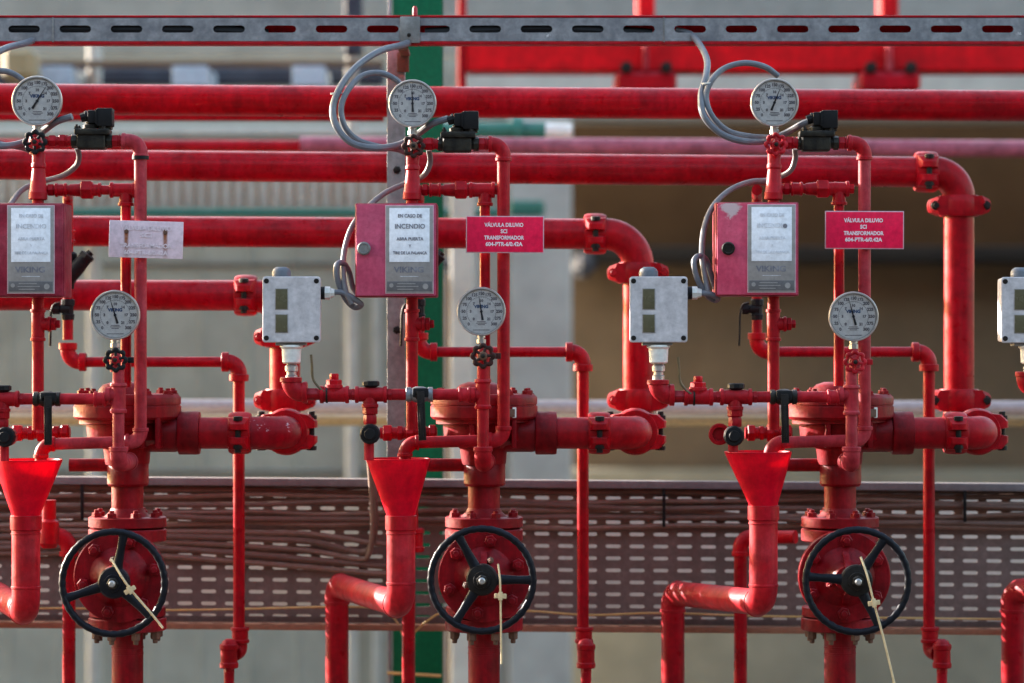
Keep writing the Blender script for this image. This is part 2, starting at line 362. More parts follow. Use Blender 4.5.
def text(par, txt, c, size, mat, name='lettering', depth=.0004, bold=0., width=None, rotz=0):
    """centred text facing the camera, at world point c"""
    cu = bpy.data.curves.new('t', 'FONT'); cu.body = txt; cu.size = size; cu.align_x = 'CENTER'; cu.align_y = 'CENTER'
    cu.extrude = depth; cu.offset = bold; cu.resolution_u = 3
    to = bpy.data.objects.new('t', cu); COL.objects.link(to)
    bpy.context.view_layer.update()
    me = bpy.data.meshes.new_from_object(to.evaluated_get(bpy.context.evaluated_depsgraph_get()))
    bpy.data.objects.remove(to)
    bm = bm_new(); bm.from_mesh(me); bpy.data.meshes.remove(me)
    sx = 1.
    if width and bm.verts:
        xs = [v_.co.x for v_ in bm.verts]; sx = width/(max(xs)-min(xs))
    M = Matrix.Translation(c) @ Matrix.Rotation(rotz, 4, 'Y') @ Matrix.Rotation(PI/2, 4, 'X') @ Matrix.Diagonal((sx, 1, 1, 1))
    bmesh.ops.transform(bm, matrix=M, verts=bm.verts)
    if par is None: return bm
    return obj(name, bm, mat, par)
def join_text(par, items, mat, name='lettering', rotz=0, pivot=None):
    big = bm_new()
    for txt, c, size, width, bold in items:
        b = text(None, txt, c, size, mat, bold=bold, width=width)
        me = bpy.data.meshes.new('t'); b.to_mesh(me); b.free(); big.from_mesh(me); bpy.data.meshes.remove(me)
    if rotz: bmesh.ops.transform(big, matrix=Matrix.Translation(pivot) @ Matrix.Rotation(rotz, 4, 'Y') @ Matrix.Translation(-pivot), verts=big.verts)
    return obj(name, big, mat, par)
X, Y, Z = Vector((1,0,0)), Vector((0,1,0)), Vector((0,0,1))
GZ = 0.0
def down(px, py, y): p = W(px, py, y); return Vector((p.x, p.y, GZ))

# slotted sheet: cells of (x0,x1,z0,z1) with one stadium slot each
def slot_cell(bm, x0, x1, z0, z1, cx, cz, hw, hh, y, th, n=5, fn=None):
    inner = []
    for sgx, a0 in ((1, -PI/2), (-1, PI/2)):
        for i in range(n):
            a = a0+PI*i/(n-1); inner.append((cx+sgx*(hw-hh)+math.cos(a)*hh, cz+math.sin(a)*hh))
    outer = []
    for (ix, iz) in inner:
        dx, dz = ix-cx, iz-cz
        # scale to rectangle border
        kx = ((x1-cx)/dx if dx > 0 else (x0-cx)/dx) if abs(dx) > 1e-9 else 1e9
        kz = ((z1-cz)/dz if dz > 0 else (z0-cz)/dz) if abs(dz) > 1e-9 else 1e9
        kk = min(kx, kz); outer.append((cx+dx*kk, cz+dz*kk))
    # make the corners exact
    for cxx, czz in ((x0,z0),(x1,z0),(x0,z1),(x1,z1)):
        j = min(range(len(outer)), key=lambda i: (outer[i][0]-cxx)**2+(outer[i][1]-czz)**2); outer[j] = (cxx, czz)
    f = fn or (lambda x, z: z)
    rings = []
    for pts, yy in ((outer, y), (inner, y), (inner, y+th), (outer, y+th)):
        rings.append([bm.verts.new((px_, yy, f(px_, pz))) for px_, pz in pts])
    skin(bm, rings, cap=False)

# ================================================================== SETTING
bm = bm_new()
vs = [bm.verts.new(p) for p in ((-60,-30,0),(60,-30,0),(60,60,0),(-60,60,0))]; bm.faces.new(vs)
struct('ground', bm, 'ground')

# ---- unseen building added behind the camera to block the low sky in front
T = thing('sky_blocker', 'added dark building, unseen behind the camera, blocking the low sky', 'building', Vector((0, -16, 0)))
bm = bm_new(); box(bm, Vector((0, -18, 3.6)), (60, 4, 7.2), .02); obj('wall', bm, 'darkwall', T)
bm = bm_new(); box(bm, Vector((0, -17.9, 7.35)), (61, 4.6, .3), .02); obj('blocker_roof', bm, 'wallg', T)
for xx in (-18, -9, 0, 9, 18):
    bm = bm_new(); box(bm, Vector((xx, -15.97, 2.0)), (3.4, .08, 4.0), .01); obj('blocker_door', bm, 'navy', T)
# ---- building behind
YB = 5.0
B = thing('building_wall', 'pale grey clad building wall with brown recess far behind the red pipes', 'building', Vector((0, YB, 0)))
def wallpx(name, x0, x1, y0, y1, ya, yb, mat, bev=.01, par=B, lab=None):
    bm = bm_new(); boxpx(bm, x0, x1, y0, y1, ya, yb, bev, 1); o = obj(name, bm, mat, par)
    if lab: o['label'] = lab
    return o
bm = bm_new()          # ribbed sheet cladding on the left
x = -420
xs = []
while x < 505:
    xs += [(x, 0), (x+42, 0), (x+44, .006), (x+46, .006), (x+48, 0)]; x += 48
pr = [(W(a, 0, YB).x, YB-b) for a, b in xs if a < 508]
zt, zb = W(0, 58, YB).z, 0.0
pv = [(bm.verts.new((a, b, zt)), bm.verts.new((a, b, zb))) for a, b in pr]
for i in range(len(pv)-1): bm.faces.new((pv[i][0], pv[i][1], pv[i+1][1], pv[i+1][0]))
obj('cladding', bm, 'wall', B)
wallpx('upper_wall', -420, 1450, -40, 58, YB+.3, YB+.5, 'wallg')
wallpx('lintel', 465, 1450, 58, 119, YB-.1, YB+.2, 'wallb')
wallpx('corner_panel', 508, 572, 118, 1180, YB-.22, YB+.1, 'wallw')
wallpx('beige_panel', 440, 508, 118, 1180, YB-.05, YB+.1, 'wallb')
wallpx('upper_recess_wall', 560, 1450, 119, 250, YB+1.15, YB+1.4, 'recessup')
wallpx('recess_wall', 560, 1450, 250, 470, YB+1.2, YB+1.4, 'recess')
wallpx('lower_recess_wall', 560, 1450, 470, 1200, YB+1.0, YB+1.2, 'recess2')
wallpx('recess_shadow_band', 572, 1450, 246, 262, YB+.75, YB+1.2, 'darkwall')  # dark strip painted in for the shadow band across the recess
wallpx('ledge', -420, 505, 126, 137, YB-.3, YB, 'wallb')
# ---- bright red steel frame behind (upper right)
T = thing('steel_frame', 'bright red steel frame with beam and two posts high behind the pipes', 'steel frame', W(760, 1180, 2.6))
wallpx('beam', 466, 1450, 41, 71, 2.6, 2.75, 'beam', .006, T)
for xx in (646, 890):
    wallpx('post', xx-9, xx+9, -60, 40, 2.6, 2.72, 'beam', .006, T)
    wallpx('post_foot', xx-31, xx+31, 71.5, 91, 2.55, 2.72, 'redp', .01, T)
    wallpx('stiffener', xx-3, xx+3, 41, 71, 2.55, 2.598, 'redf', .004, T)
    for dx in (-20, 20):
        bm = bm_new(); p = W(xx+dx, 68, 2.56); lathe(bm, p, -Y, [(0, .018), (.03, .018), (.032, .012)], 6); obj('bolt', bm, 'dark', T)
wallpx('side_flange', 457, 466, -60, 93, 2.6, 2.75, 'redp', .006, T)
for xx in (462, 1400): wallpx('leg', xx-12, xx+12, 93, 1000, 2.9, 3.1, 'wallb', .006, T)
# ---- pink and green process pipes behind
def longpipe(name, label, x0, y0, x1, y1, yy, r, mat, cat='pipe', group=None):
    bm = bm_new(); A, B_ = W(x0, y0, yy), W(x1, y1, yy)
    lathe(bm, A, B_-A, [(0, r*s(yy)), ((B_-A).length, r*s(yy))], 28); return tag(obj(name, bm, mat), label, cat, group)
longpipe('process_pipe', 'faded pink pipe running behind the two upper red header pipes', 300, 145, 1450, 151, 1.9, 8.5, 'pinkpipe')
longpipe('process_pipe', 'dull red pipe just above the second header on the left side', -420, 144, 300, 146, 1.75, 6, 'redp')
longpipe('process_pipe', 'thin red pipe peeping from below the topmost header at left', -420, 115, 384, 116, 1.3, 5.5, 'redp')
T = thing('green_valve_pipe', 'short teal pipe with pale green flange behind the middle valve', 'pipe', W(520, 131, 2.2))
pipe(T, (440,131,2.2), (545,131,2.2), 9, 'teal'); prof_part(T, 'flange', (513,131,2.2), (523,131,2.2), [(0,15),(1,15)], 'teal')
prof_part(T, 'pipe_stub', (545,131,2.2), (572,132,2.2), [(0,8),(1,8)], 'gland')
longpipe('guard_rail', 'dusty pale galvanised rail crossing behind the valves', -420, 406, 1450, 409, 1.5, 7.5, 'rail', 'rail')
longpipe('rail_reflection', 'thin ochre bar painting the reflection under the pale galvanised rail', -420, 419.5, 1450, 421.5, 1.55, 5.5, 'ochre', 'rail_reflection')  # added bar: its ochre stands for the reflection on the rail's underside
# ---- far equipment, upper left
T = thing('equipment_rack', 'blurred equipment rack with dark and blue grey cases, upper left background', 'equipment rack', W(190, 1000, 3.6))
wallpx('top_rail', -420, 384, 60, 65, 3.6, 3.7, 'brownpost', .01, T)
wallpx('back_panel', -420, 384, 67, 84, 3.9, 4.0, 'navy', .01, T)
for a, b in ((-160,-110), (-60,-20), (38,72), (172,208), (292,325)): wallpx('case', a, b, 66, 86, 3.55, 3.85, 'bluegrey', .004, T)
for a in (-250, 91, 350): wallpx('upright', a-5, a+6, 40, 1080, 3.72, 3.85, 'wallb' , .01, T)
wallpx('dark_upright', 343, 362, -50, 55, 3.62, 3.7, 'navy', .01, T)
wallpx('ochre_case', 0, 34, 47, 80, 3.4, 3.54, 'ochre', .02, T)
wallpx('green_beam', -420, 500, 208, 216, 3.5, 3.6, 'teal', .01, T)
for a in (445,): wallpx('brown_post', a, a+14, 216, 1080, 3.55, 3.7, 'brownpost', .01, T)
wallpx('motor', 441, 470, 250, 277, 3.3, 3.5, 'navy', .04, T)
bm = bm_new()                     # coarse grating panel
k = s(3.6)
for i in range(0, 66):
    xx = -420+i*12.5; boxpx(bm, xx, xx+4.5, 179, 207, 3.6, 3.62, 0)
for yy in (180, 188, 196, 204): boxpx(bm, -420, 400, yy, yy+2.5, 3.57, 3.595, 0)
obj('grating', bm, 'mesh', T)
bm = bm_new(); boxpx(bm, -420, 400, 179, 207, 3.75, 3.77, 0); obj('grating_backing', bm, 'wallb', T)
wallpx('green_plate', 509, 545, 200, 216, 4.4, 4.5, 'teal', .01, B)

wallpx('wall_box', 574, 596, 252, 276, YB+.7, YB+1.14, 'navy', .03)
wallpx('downpipe', 372, 380, 216, 1180, YB-.12, YB-.03, 'wallb', .02)
for yy in (262, 470): wallpx('cladding_joint', -420, 505, yy, yy+2.5, YB-.03, YB, 'wallg', .003)
# ---- green column
T = thing('green_column', 'green painted steel column with one edge painted pale as sunlit behind the middle valve', 'column', down(414, 600, .85))
yc = .85
bm = bm_new(); a = W(393, 0, yc); b = W(441.5, 0, yc); cx = (a.x+b.x)/2
box(bm, Vector((cx, yc+.004, 1.6)), (b.x-a.x, .008, 3.2), .001); obj('front_flange', bm, 'green', T)
bm = bm_new(); box(bm, Vector((cx, yc+.17, 1.6)), (b.x-a.x, .008, 3.2), .001); obj('rear_flange', bm, 'green', T)
bm = bm_new(); box(bm, Vector((cx, yc+.087, 1.6)), (.007, .157, 3.2), .001); obj('web', bm, 'green', T)
bm = bm_new(); a = W(387.5, 0, yc); box(bm, Vector((a.x+.005, yc+.02, 1.6)), (.008, .05, 3.2), .001); o = obj('sunlit_edge_strip', bm, 'galv', T); o['label'] = 'pale strip painted in as the sunlit edge'  # sunlight on the column edge put in as a pale strip
# dusty strut
T = thing('support_strut', 'dusty galvanised upright strut clamped before the green column', 'strut', W(396, 481, .27))
bm = bm_new(); a, b = W(387, 44, .27), W(405, 478, .27)
box(bm, Vector(((a.x+b.x)/2, .272, (a.z+b.z)/2)), (b.x-a.x, .004, a.z-b.z), .0015); obj('face', bm, 'strut', T)
for xx in (a.x+.002, b.x-.002):
    bm = bm_new(); box(bm, Vector((xx, .290, (a.z+b.z)/2)), (.003, .032, a.z-b.z), .001); obj('side_lip', bm, 'strut', T)
for py in (104, 170, 330, 470):
    bolt(T, W(397, py, .27), -Y, .007, .010, 'dark')
for py in (101.5,166):                      # U clamps round the two upper headers
    pass

# ---- slotted channel at the top
T = thing('slotted_channel', 'galvanised slotted steel channel spanning the top above the gauges', 'channel', W(512, 42, .12))
yc = .12; bm = bm_new(); k = s(yc)
zt, zb = W(0, 18, yc).z, W(0, 41, yc).z
xc = 24-51.25*8
while xc < 1400:
    xm = W(xc, 0, yc).x; h = 51.25*k/2
    slot_cell(bm, xm-h, xm+h, zb, zt, xm, W(0, 29.0, yc).z, 16*k, 3.6*k, yc, .003)
    xc += 51.25
bmesh.ops.remove_doubles(bm, verts=bm.verts, dist=1e-5)
obj('slotted_face', bm, 'galv', T)
xa, xb = W(24-51.25*8.5, 0, yc).x, W(24-51.25*.5+51.25*27, 0, yc).x
bm = bm_new(); box(bm, Vector(((xa+xb)/2, yc+.022, zt+.0035)), (xb-xa, .044, .0045), .001); o = obj('upper_lip', bm, 'redp', T); o['label'] = 'red painted upper lip'
bm = bm_new(); box(bm, Vector(((xa+xb)/2, yc+.022, zb-.0035)), (xb-xa, .044, .006), .001); o = obj('lower_lip', bm, 'redw', T); o['label'] = 'red painted lower lip'
bm = bm_new(); box(bm, Vector(((xa+xb)/2, yc+.046, (zt+zb)/2)), (xb-xa, .003, zt-zb), .0005); o = obj('rear_face', bm, 'beam', T); o['label'] = 'red painted rear face'
for px_ in (53, 664): 
    bm = bm_new(); boxpx(bm, px_-.7, px_+.7, 17, 42, yc-.002, yc-.0005, .0003); obj('joint', bm, 'strut', T)
bm = bm_new(); boxpx(bm, 400, 420, 16.5, 43, yc-.006, yc-.001, .002); obj('splice_plate', bm, 'strut', T)
bolt(T, W(409, 35, yc-.006), -Y, .0035, .006, 'dark')
bm = bm_new(); lathe(bm, W(415, 18, yc+.01), Z, [(0, .005), (.02, .005), (.024, .003)], 12); obj('stud', bm, 'redf', T)
# stand-off bracket tying the channel to the strut
bm = bm_new(); boxpx(bm, 398, 408, 46, 50, yc+.005, .26, .002); obj('stand_off', bm, 'rust', T)
bm = bm_new(); boxpx(bm, 397, 409, 52, 72, .262, .268, .002); obj('clamp', bm, 'rust', T)

# ---- perforated cable tray
YT = .45
T = thing('perforated_tray', 'brown dusty perforated cable tray running behind the whole row of valves', 'cable tray', W(512, 633, YT))
k = s(YT); bm = bm_new(); tilt = .0072
zf = lambda x_, z_: z_ - (x_)*tilt
zline = lambda py: W(0, py, YT).z
c0 = 42-23.8*18
for i in range(0, 78):
    xc = W(c0+23.8*i, 0, YT).x; h = 23.8*k/2
    for r_ in range(12):
        zc = zline(557.5-12*6+12*r_); hz = 6*k
        slot_cell(bm, xc-h, xc+h, zc-hz, zc+hz, xc, zc, 7.6*k, 1.75*k, YT, .002, 4, zf)
bmesh.ops.remove_doubles(bm, verts=bm.verts, dist=1e-5)
obj('perforated_sheet', bm, 'tray', T)
xa, xb = W(c0-11.9, 0, YT).x, W(c0+23.8*77.5, 0, YT).x
def lip(name, p0, p1, ya, yb, mat):
    bm = bm_new(); box(bm, Vector(((xa+xb)/2, (ya+yb)/2, (zline(p0)+zline(p1))/2)), (xb-xa, abs(yb-ya), abs(zline(p0)-zline(p1))), .001)
    for v_ in bm.verts: v_.co.z = zf(v_.co.x, v_.co.z)
    return obj(name, bm, mat, T)
lip('upper_rim', 479.2, 486.5, YT-.045, YT-.002, 'rim'); lip('lower_rim', 624, 629.5, YT-.05, YT-.002, 'traylip')
lip('lower_sheet', 617.6, 624, YT, YT+.002, 'tray')

T = thing('cream_duct', 'pale cream duct glimpsed through the slots of the perforated tray', 'duct', W(512, 624, 1.15))
bm = bm_new(); a, b = W(-300, 492, 1.15), W(1330, 622, 1.15); box(bm, Vector(((a.x+b.x)/2, 1.2, (a.z+b.z)/2)), (b.x-a.x, .1, a.z-b.z), .01); obj('duct_body', bm, 'cream', T)
for xx in (-40, 230, 560, 880, 1180):
    bm = bm_new(); boxpx(bm, xx-4, xx+4, 490, 624, 1.145, 1.255, .003); obj('joint_flange', bm, 'cream', T)
# ================================================================== HEADER PIPES
HY = .35
def header(label, xl, yl, xr, yr, ccx, dropx, ctop, outlet=None, cbot=400, n=0):
    """horizontal header from off frame left to coupling, elbow down, coupling, drop pipe, coupling, elbows to the valve outlet"""
    T = thing('header_pipe', label, 'pipe', W(dropx, 500, HY), 'red header pipes stepping down from the valves')
    slope = (yr-yl)/(xr-xl); f = lambda x_: yl+(x_-xl)*slope
    pipe(T, (xl, yl, HY), (ccx, f(ccx), HY), 15.3)
    ax = (V((ccx, f(ccx), HY))-V((xl, yl, HY)))
    coupling(T, (ccx+1, f(ccx+1), HY), ax, Y, 15.3, 22, 'red', 1.45)
    elbow(T, (ccx+8, f(ccx+8), HY), (dropx, f(dropx), HY), (dropx, ctop-6, HY), 16, 'red', rim=1.05, rl=4, R=36)
    coupling(T, (dropx, ctop, HY), Z, X, 15.6, 21, 'red', 1.52, 'dark' if dropx > 900 else 'redw')
    pipe(T, (dropx, ctop, HY), (dropx, cbot, HY), 15.2)
    coupling(T, (dropx, cbot, HY), Z, X, 15.6, 22, 'red', 1.52, 'dark' if dropx > 900 else 'redw')
    return T
ROWS = [
 dict(lab='lowest left red header pipe, dropping behind the left grey switch box', xl=-300, yl=295, xr=245, yr=295.5, cc=245, dx=285, ct=337, out=240, ov=433, oe=283),
 dict(lab='middle red header pipe, elbowing down right of the middle sign', xl=-300, yl=229, xr=594, yr=234, cc=594, dx=638, ct=273, out=599, ov=433, oe=637),
 dict(lab='long red header pipe elbowing down right of the right hand sign', xl=-300, yl=162, xr=924, yr=172, cc=925, dx=959, ct=206, out=955, ov=433, oe=984),
]
for R_ in ROWS:
    T = header(R_['lab'], R_['xl'], R_['yl'], R_['xr'], R_['yr'], R_['cc'], R_['dx'], R_['ct'])
    ox, oy, ex = R_['out'], R_['ov'], R_['oe']
    zo = W(ox, oy, 0).z
    R_['zo'] = zo
    # outlet spool from the valve collar, coupling, elbow going back, coupling, elbow going up
    A = W(ox-46, oy, 0); C = W(ox, oy, 0); E = W(ex, oy, 0)
    pipe(T, A, C, 15.8, 'redw')
    coupling(T, (ox, oy, 0), X, Y, 15.8, 22, 'red', 1.40)
    E2 = Vector((E.x, .095, zo))
    elbow(T, W(ox+8, oy, 0), E, E2, 16.5, 'redchip' if ox < 300 else 'redw', rim=1.04, rl=4, R=28)
    coupling(T, Vector((E.x, .09, zo)), Y, X, 17.5, 24, 'red', 1.36)
    P = W(R_['dx'], 400, HY)
    E3 = Vector((E.x, .13, zo)); E4 = Vector((P.x, HY, zo)) 
    elbow(T, E3, E4, Vector((P.x, HY, P.z-.015)), 15.8, 'red', rim=1.03, rl=4, R=34)
T = thing('header_pipe', 'topmost red header pipe spanning the full width behind the upper gauges', 'pipe', W(512, 101, HY), 'red header pipes stepping down from the valves')
pipe(T, (-300, 97, HY), (1330, 108, HY), 15.5)

# ================================================================== PRESSURE GAUGE
def gauge(px_, py_, y_, r, label, needle_deg, blue=True, max_=300):
    T = thing('pressure_gauge', label, 'gauge', W(px_, py_+r+9, y_), 'round white pressure gauges')
    k = s(y_); C = W(px_, py_, y_); R = r*k
    bm = bm_new(); lathe(bm, C+Y*.032, -Y, [(0, R*.7), (.004, R*.86), (.006, R*.9), (.026, R*.93), (.028, R*.93)], 48); obj('case', bm, 'dark', T)
    bm = bm_new(); u, v_ = frame(-Y); rings = []
    for dy, rr in ((.010, .90), (.010, 1.0), (-.002, 1.01), (-.0045, .985), (-.0045, .935), (-.001, .905), (.004, .900)):
        rings.append([bm.verts.new(C+Y*dy+(X*math.cos(2*PI*j/56)+Z*math.sin(2*PI*j/56))*R*rr) for j in range(56)])
    skin(bm, rings, cap=False); obj('bezel', bm, 'steel', T)
    bm = bm_new(); lathe(bm, C+Y*.006, -Y, [(0, R*.91), (.003, R*.91)], 56); dl = obj('dial', bm, 'dial', T)
    bm = bm_new()                                       # ticks
    F = C+Y*.0027
    def tick(a, r0, r1, wd):
        d_ = X*math.sin(a)+Z*math.cos(a); p_ = X*math.cos(a)-Z*math.sin(a)
        q = [F+d_*r0*R-p_*wd, F+d_*r1*R-p_*wd, F+d_*r1*R+p_*wd, F+d_*r0*R+p_*wd]; bm.faces.new([bm.verts.new(x_) for x_ in q])
    for i in range(61):
        a = math.radians(-135+270*i/60); tick(a, .86 if i % 5 else .83, .885, .00018 if i % 5 else .00032)
        if i % 2 == 0: tick(a, .565, .60, .0002)
    for i in range(60):                                  # inner scale arc
        a0, a1 = math.radians(-135+270*i/60), math.radians(-135+270*(i+1)/60)
        q = [F+(X*math.sin(a)+Z*math.cos(a))*rr*R for a, rr in ((a0,.60),(a1,.60),(a1,.612),(a0,.612))]; bm.faces.new([bm.verts.new(x_) for x_ in q])
    obj('scale_marks', bm, 'ink', dl)
    it = []
    for i in range(0, 13):
        a = math.radians(-135+270*i/12); it.append((str(int(max_*i/12)), F+(X*math.sin(a)+Z*math.cos(a))*R*.735-Y*.0003, R*.17, None, .0004))
    for i in range(0, 7):
        a = math.radians(-135+270*i/6); it.append((str(int(21*i/6)), F+(X*math.sin(a)+Z*math.cos(a))*R*.44-Y*.0003, R*.15, None, .0004))
    join_text(dl, it, 'ink', 'numerals')
    text(dl, 'VIKING', F+Z*R*.20-Y*.0004, R*.175, 'inkb', 'dial_lettering', bold=.0005)
    bm = bm_new()
    for zz, ww in ((-.42,.18),(-.48,.22),(-.54,.15),(-.76,.34)):
        box(bm, F+Z*R*zz-Y*.0002, (R*ww*2, .0002, R*.028), 0)
    obj('small_print', bm, 'inkf' if False else 'ink', dl)
    a = math.radians(needle_deg); d_ = X*math.sin(a)+Z*math.cos(a); p_ = X*math.cos(a)-Z*math.sin(a)
    bm = bm_new(); Nn = C-Y*.0002
    for q in ([Nn-d_*R*.36-p_*R*.05, Nn-d_*R*.36+p_*R*.05, Nn+p_*R*.034, Nn+d_*R*.78, Nn-p_*R*.034],):
        f_ = [bm.verts.new(x_) for x_ in q]; bm.faces.new(f_)
        g_ = [bm.verts.new(x_-Y*.0006) for x_ in q]; bm.faces.new(g_[::-1])
        for i in range(5): bm.faces.new((f_[i], f_[(i+1) % 5], g_[(i+1) % 5], g_[i]))
    lathe(bm, Nn, -Y, [(0, R*.06), (.0016, R*.055)], 16); obj('needle', bm, 'inkd', T)
    bm = bm_new(); lathe(bm, C-Y*.0016, -Y, [(0, R*.925), (.0012, R*.925)], 48); obj('glass', bm, 'glass', T)
    prof_part(T, 'stem', (px_, py_+r-2, y_+.012), (px_, py_+r+8, y_+.012), [(0, 4), (.4, 4), (.41, 3), (1, 3)], 'steel', 12)
    hexn(T, (px_, py_+r+3, y_+.012), (px_, py_+r+8, y_+.012), 4.6, 'steel', 'stem_nut')
    return T
def petal_valve(px_, py_, y_, r, label, mat, hubm='redw', bodym='redf', rot=0.3):
    """gauge cock: small fluted handwheel facing the camera on a vertical body"""
    T = thing('gauge_cock', label, 'valve', W(px_, py_+r, y_+.02), 'small gauge cocks with fluted hand knobs')
    k = s(y_); C = W(px_, py_, y_-.012); R = r*k
    bm = bm_new(); pts, rr = [], []
    for j in range(64):
        a = 2*PI*j/64; q = R*.80*(1+.085*math.cos(8*a)); pts.append(C+(X*math.cos(a)+Z*math.sin(a))*q); rr.append(R*.17*(1+.18*math.cos(8*a)))
    sweep(bm, pts, rr, 10, closed=True)
    for i in range(5):
        a = 2*PI*i/5+rot; d_ = X*math.cos(a)+Z*math.sin(a); sweep(bm, [C+d_*R*.25-Y*.002, C+d_*R*.78], [R*.13, R*.12], 8)
    o = obj('knob', bm, mat, T)
    bm = bm_new(); lathe(bm, C+Y*.004, -Y, [(0, R*.36), (.006, R*.38), (.010, R*.30)], 20); obj('knob_hub', bm, hubm, o)
    bm = bm_new(); lathe(bm, C-Y*.004, -Y, [(0, R*.2), (.006, R*.2), (.007, R*.12)], 6); obj('knob_nut', bm, 'bronze', o)
    bm = bm_new(); lathe(bm, C+Y*.024, -Y, [(0, R*.42), (.012, R*.42), (.013, R*.26), (.024, R*.22)], 16); obj('bonnet', bm, bodym, T)
    prof_part(T, 'body', (px_, py_-r+1, y_+.016), (px_, py_+r, y_+.016), [(0, 3.2), (.2, 5), (.45, 6.4), (.7, 5.4), (1, 5.4)], bodym, 16)
    return T

# ================================================================== the three stations
WH = ['left', 'middle', 'right']
NEAR = ['by the bleached sign', 'before the green column', 'before the brown recess']
S = [
 dict(col=127.5, wheel=(113.5,583), disc=(119,577), g1=(37,101,25), n1=32, g2=(115,315,24.8), n2=-17, k1=(35,142,12), k2=(115.5,360,12),
      dr=140.5, tr=37, rz=126, sol=71, e2=(68,362,239,365), ball=47, at=117, sw=291, bx=(-16,64,203,297), pn=(8,54), sg=(109,183,221,258), fun=(28,460), wa=(78,198,318), lowx=69, dv=69, dro=445, dt=0),
 dict(col=484, wheel=(482,580), disc=(484,577), g1=(412.5,103.5,23.8), n1=-2, g2=(481.3,311.5,24.3), n2=-9, k1=(413.5,146,11.5), k2=(483,356,12.3),
      dr=503.5, tr=411, rz=485, sol=437.5, e2=(419,352,583,355), ball=419.5, at=481.5, sw=659, bx=(355,437,203,297), pn=(386,433), sg=(466,544,216,253), fun=(398,459), wa=(118,0,238), lowx=408.5, dv=408, dro=443.5, dt=0),
 dict(col=840, wheel=(857,581), disc=(845,577), g1=(774.5,102.5,24), n1=22, g2=(853.5,316.5,24.8), n2=-15, k1=(776,144.5,11.5), k2=(855,362,11.5),
      dr=864.5, tr=772.5, rz=839, sol=797, e2=(757,352,929,356), ball=783.5, at=850, sw=1029, bx=(716,799,202,296), pn=(748,795), sg=(825,904,211,249), fun=(758,452), wa=(57,175,296), lowx=740.5, dv=741, dro=443.5, dt=0),
]
KM = [('black', 'redw'), ('brknob', 'rust'), ('redw', 'redw')]
KN = ['black', 'dark brown', 'red']
TP = -.118            # plane of the trim pipes
for i, q in enumerate(S):
    w_, nr = WH[i], NEAR[i]
    c = q['col']
    drm = ['redf', 'redw', 'redf'][i]; atm = ['redf', 'redw', 'redf'][i]
    # ---------- supply riser
    T = thing('supply_pipe', f'thick red supply pipe rising into the {w_} gate valve', 'pipe', down(c, 600, 0), 'red supply risers')
    pipe(T, W(c, 622, 0), down(c, 622, 0), 15.8, 'redd')
    sock(T, (c, 646, 0), (c, 654, 0), 15.6, 'redd', 'weld_band', 1.04)
    # ---------- gate valve
    T = thing('gate_valve', f'red flanged gate valve with blue black handwheel, {w_} of the three', 'valve', W(c, 634, 0), 'red gate valves with handwheels')
    for (a, b, nm) in ((516.5, 527, 'flange'), (528.5, 541, 'flange'), (617, 630, 'flange')):
        prof_part(T, nm, (c, a, 0), (c, b, 0), [(0, 37.5), (.08, 38.8), (.92, 38.8), (1, 37.5)], 'redd' if nm == 'flange' and a < 520 else 'redd', 40)
    prof_part(T, 'lower_companion_flange', (c, 606, 0), (c, 615.5, 0), [(0, 36), (.1, 38), (1, 38)], 'redd', 40)
    prof_part(T, 'pipe_hub', (c, 508, 0), (c, 517, 0), [(0, 16.5), (.4, 18), (1, 24)], 'redd')
    for j in range(8):
        a = PI/8+j*PI/4; p = W(c, 516.5, 0)+Vector((math.cos(a)*.063, math.sin(a)*.063, 0)); bolt(T, p, Z, .0100, .015, 'redd')
        p = W(c, 630, 0)+Vector((math.cos(a)*.063, math.sin(a)*.063, 0)); bolt(T, p, -Z, .0095, .024, 'rust')
    bm = bm_new()
    lathe(bm, W(c, 541, 0), -Z, [(0, .045), (.01, .052), (.04, .062), (.075, .066), (.11, .060), (.135, .048)], 32)
    o = obj('body', bm, 'redd', T)
    dx, dy = q['disc']; C = W(dx, dy, -.10); k = s(-.1)
    bm = bm_new(); lathe(bm, Vector((C.x, -.02, C.z)), -Y, [(0, 40*k), (.05, 41*k)], 40); obj('bonnet_neck', bm, 'redd', T)
    bm = bm_new(); lathe(bm, C+Y*.032, -Y, [(0, 44*k), (.001, 46*k), (.012, 46.3*k), (.0125, 45.5*k)], 56); obj('bonnet_flange', bm, 'redd', T)
    bm = bm_new(); lathe(bm, C+Y*.0185, -Y, [(0, 44.5*k), (.001, 46*k), (.0125, 46*k), (.014, 45*k), (.0142, 30*k), (.020, 27*k), (.030, 20*k), (.050, 15*k), (.075, 11*k)], 56); o = obj('bonnet', bm, 'redd', T)
    for j in range(6):
        a = math.radians(60*j+12+8*i); p = C+Y*.004+(X*math.cos(a)+Z*math.sin(a))*36.5*k; bolt(T, p, -Y, .0125, .020, 'redd', name='bonnet_bolt')
    bm = bm_new()                                         # yoke webs on the bonnet
    for a in (math.radians(90), math.radians(-90)):
        d_ = X*math.cos(a)+Z*math.sin(a); hull(bm, [C-Y*yy+d_*rr*k+X*xx for yy, rr in ((-.002,24),(.012,26),(.07,11),(.07,4),(-.002,4)) for xx in (-.006,.006)])
    obj('yoke_web', bm, 'redd', T)
    bm = bm_new(); lathe(bm, C-Y*.055, -Y, [(0, 13*k), (.006, 13*k), (.007, 9*k), (.03, 8*k)], 24); obj('gland', bm, 'redd', T)
    for a in (math.radians(100-30*i), math.radians(200)):
        bolt(T, C-Y*.03+(X*math.cos(a)+Z*math.sin(a))*19*k, -Y, .006, .03, ['rust','rust','redd'][i], name='gland_bolt')
    # handwheel
    wx, wy = q['wheel']; YW = -.25; C2 = W(wx, wy, YW); k = s(YW)
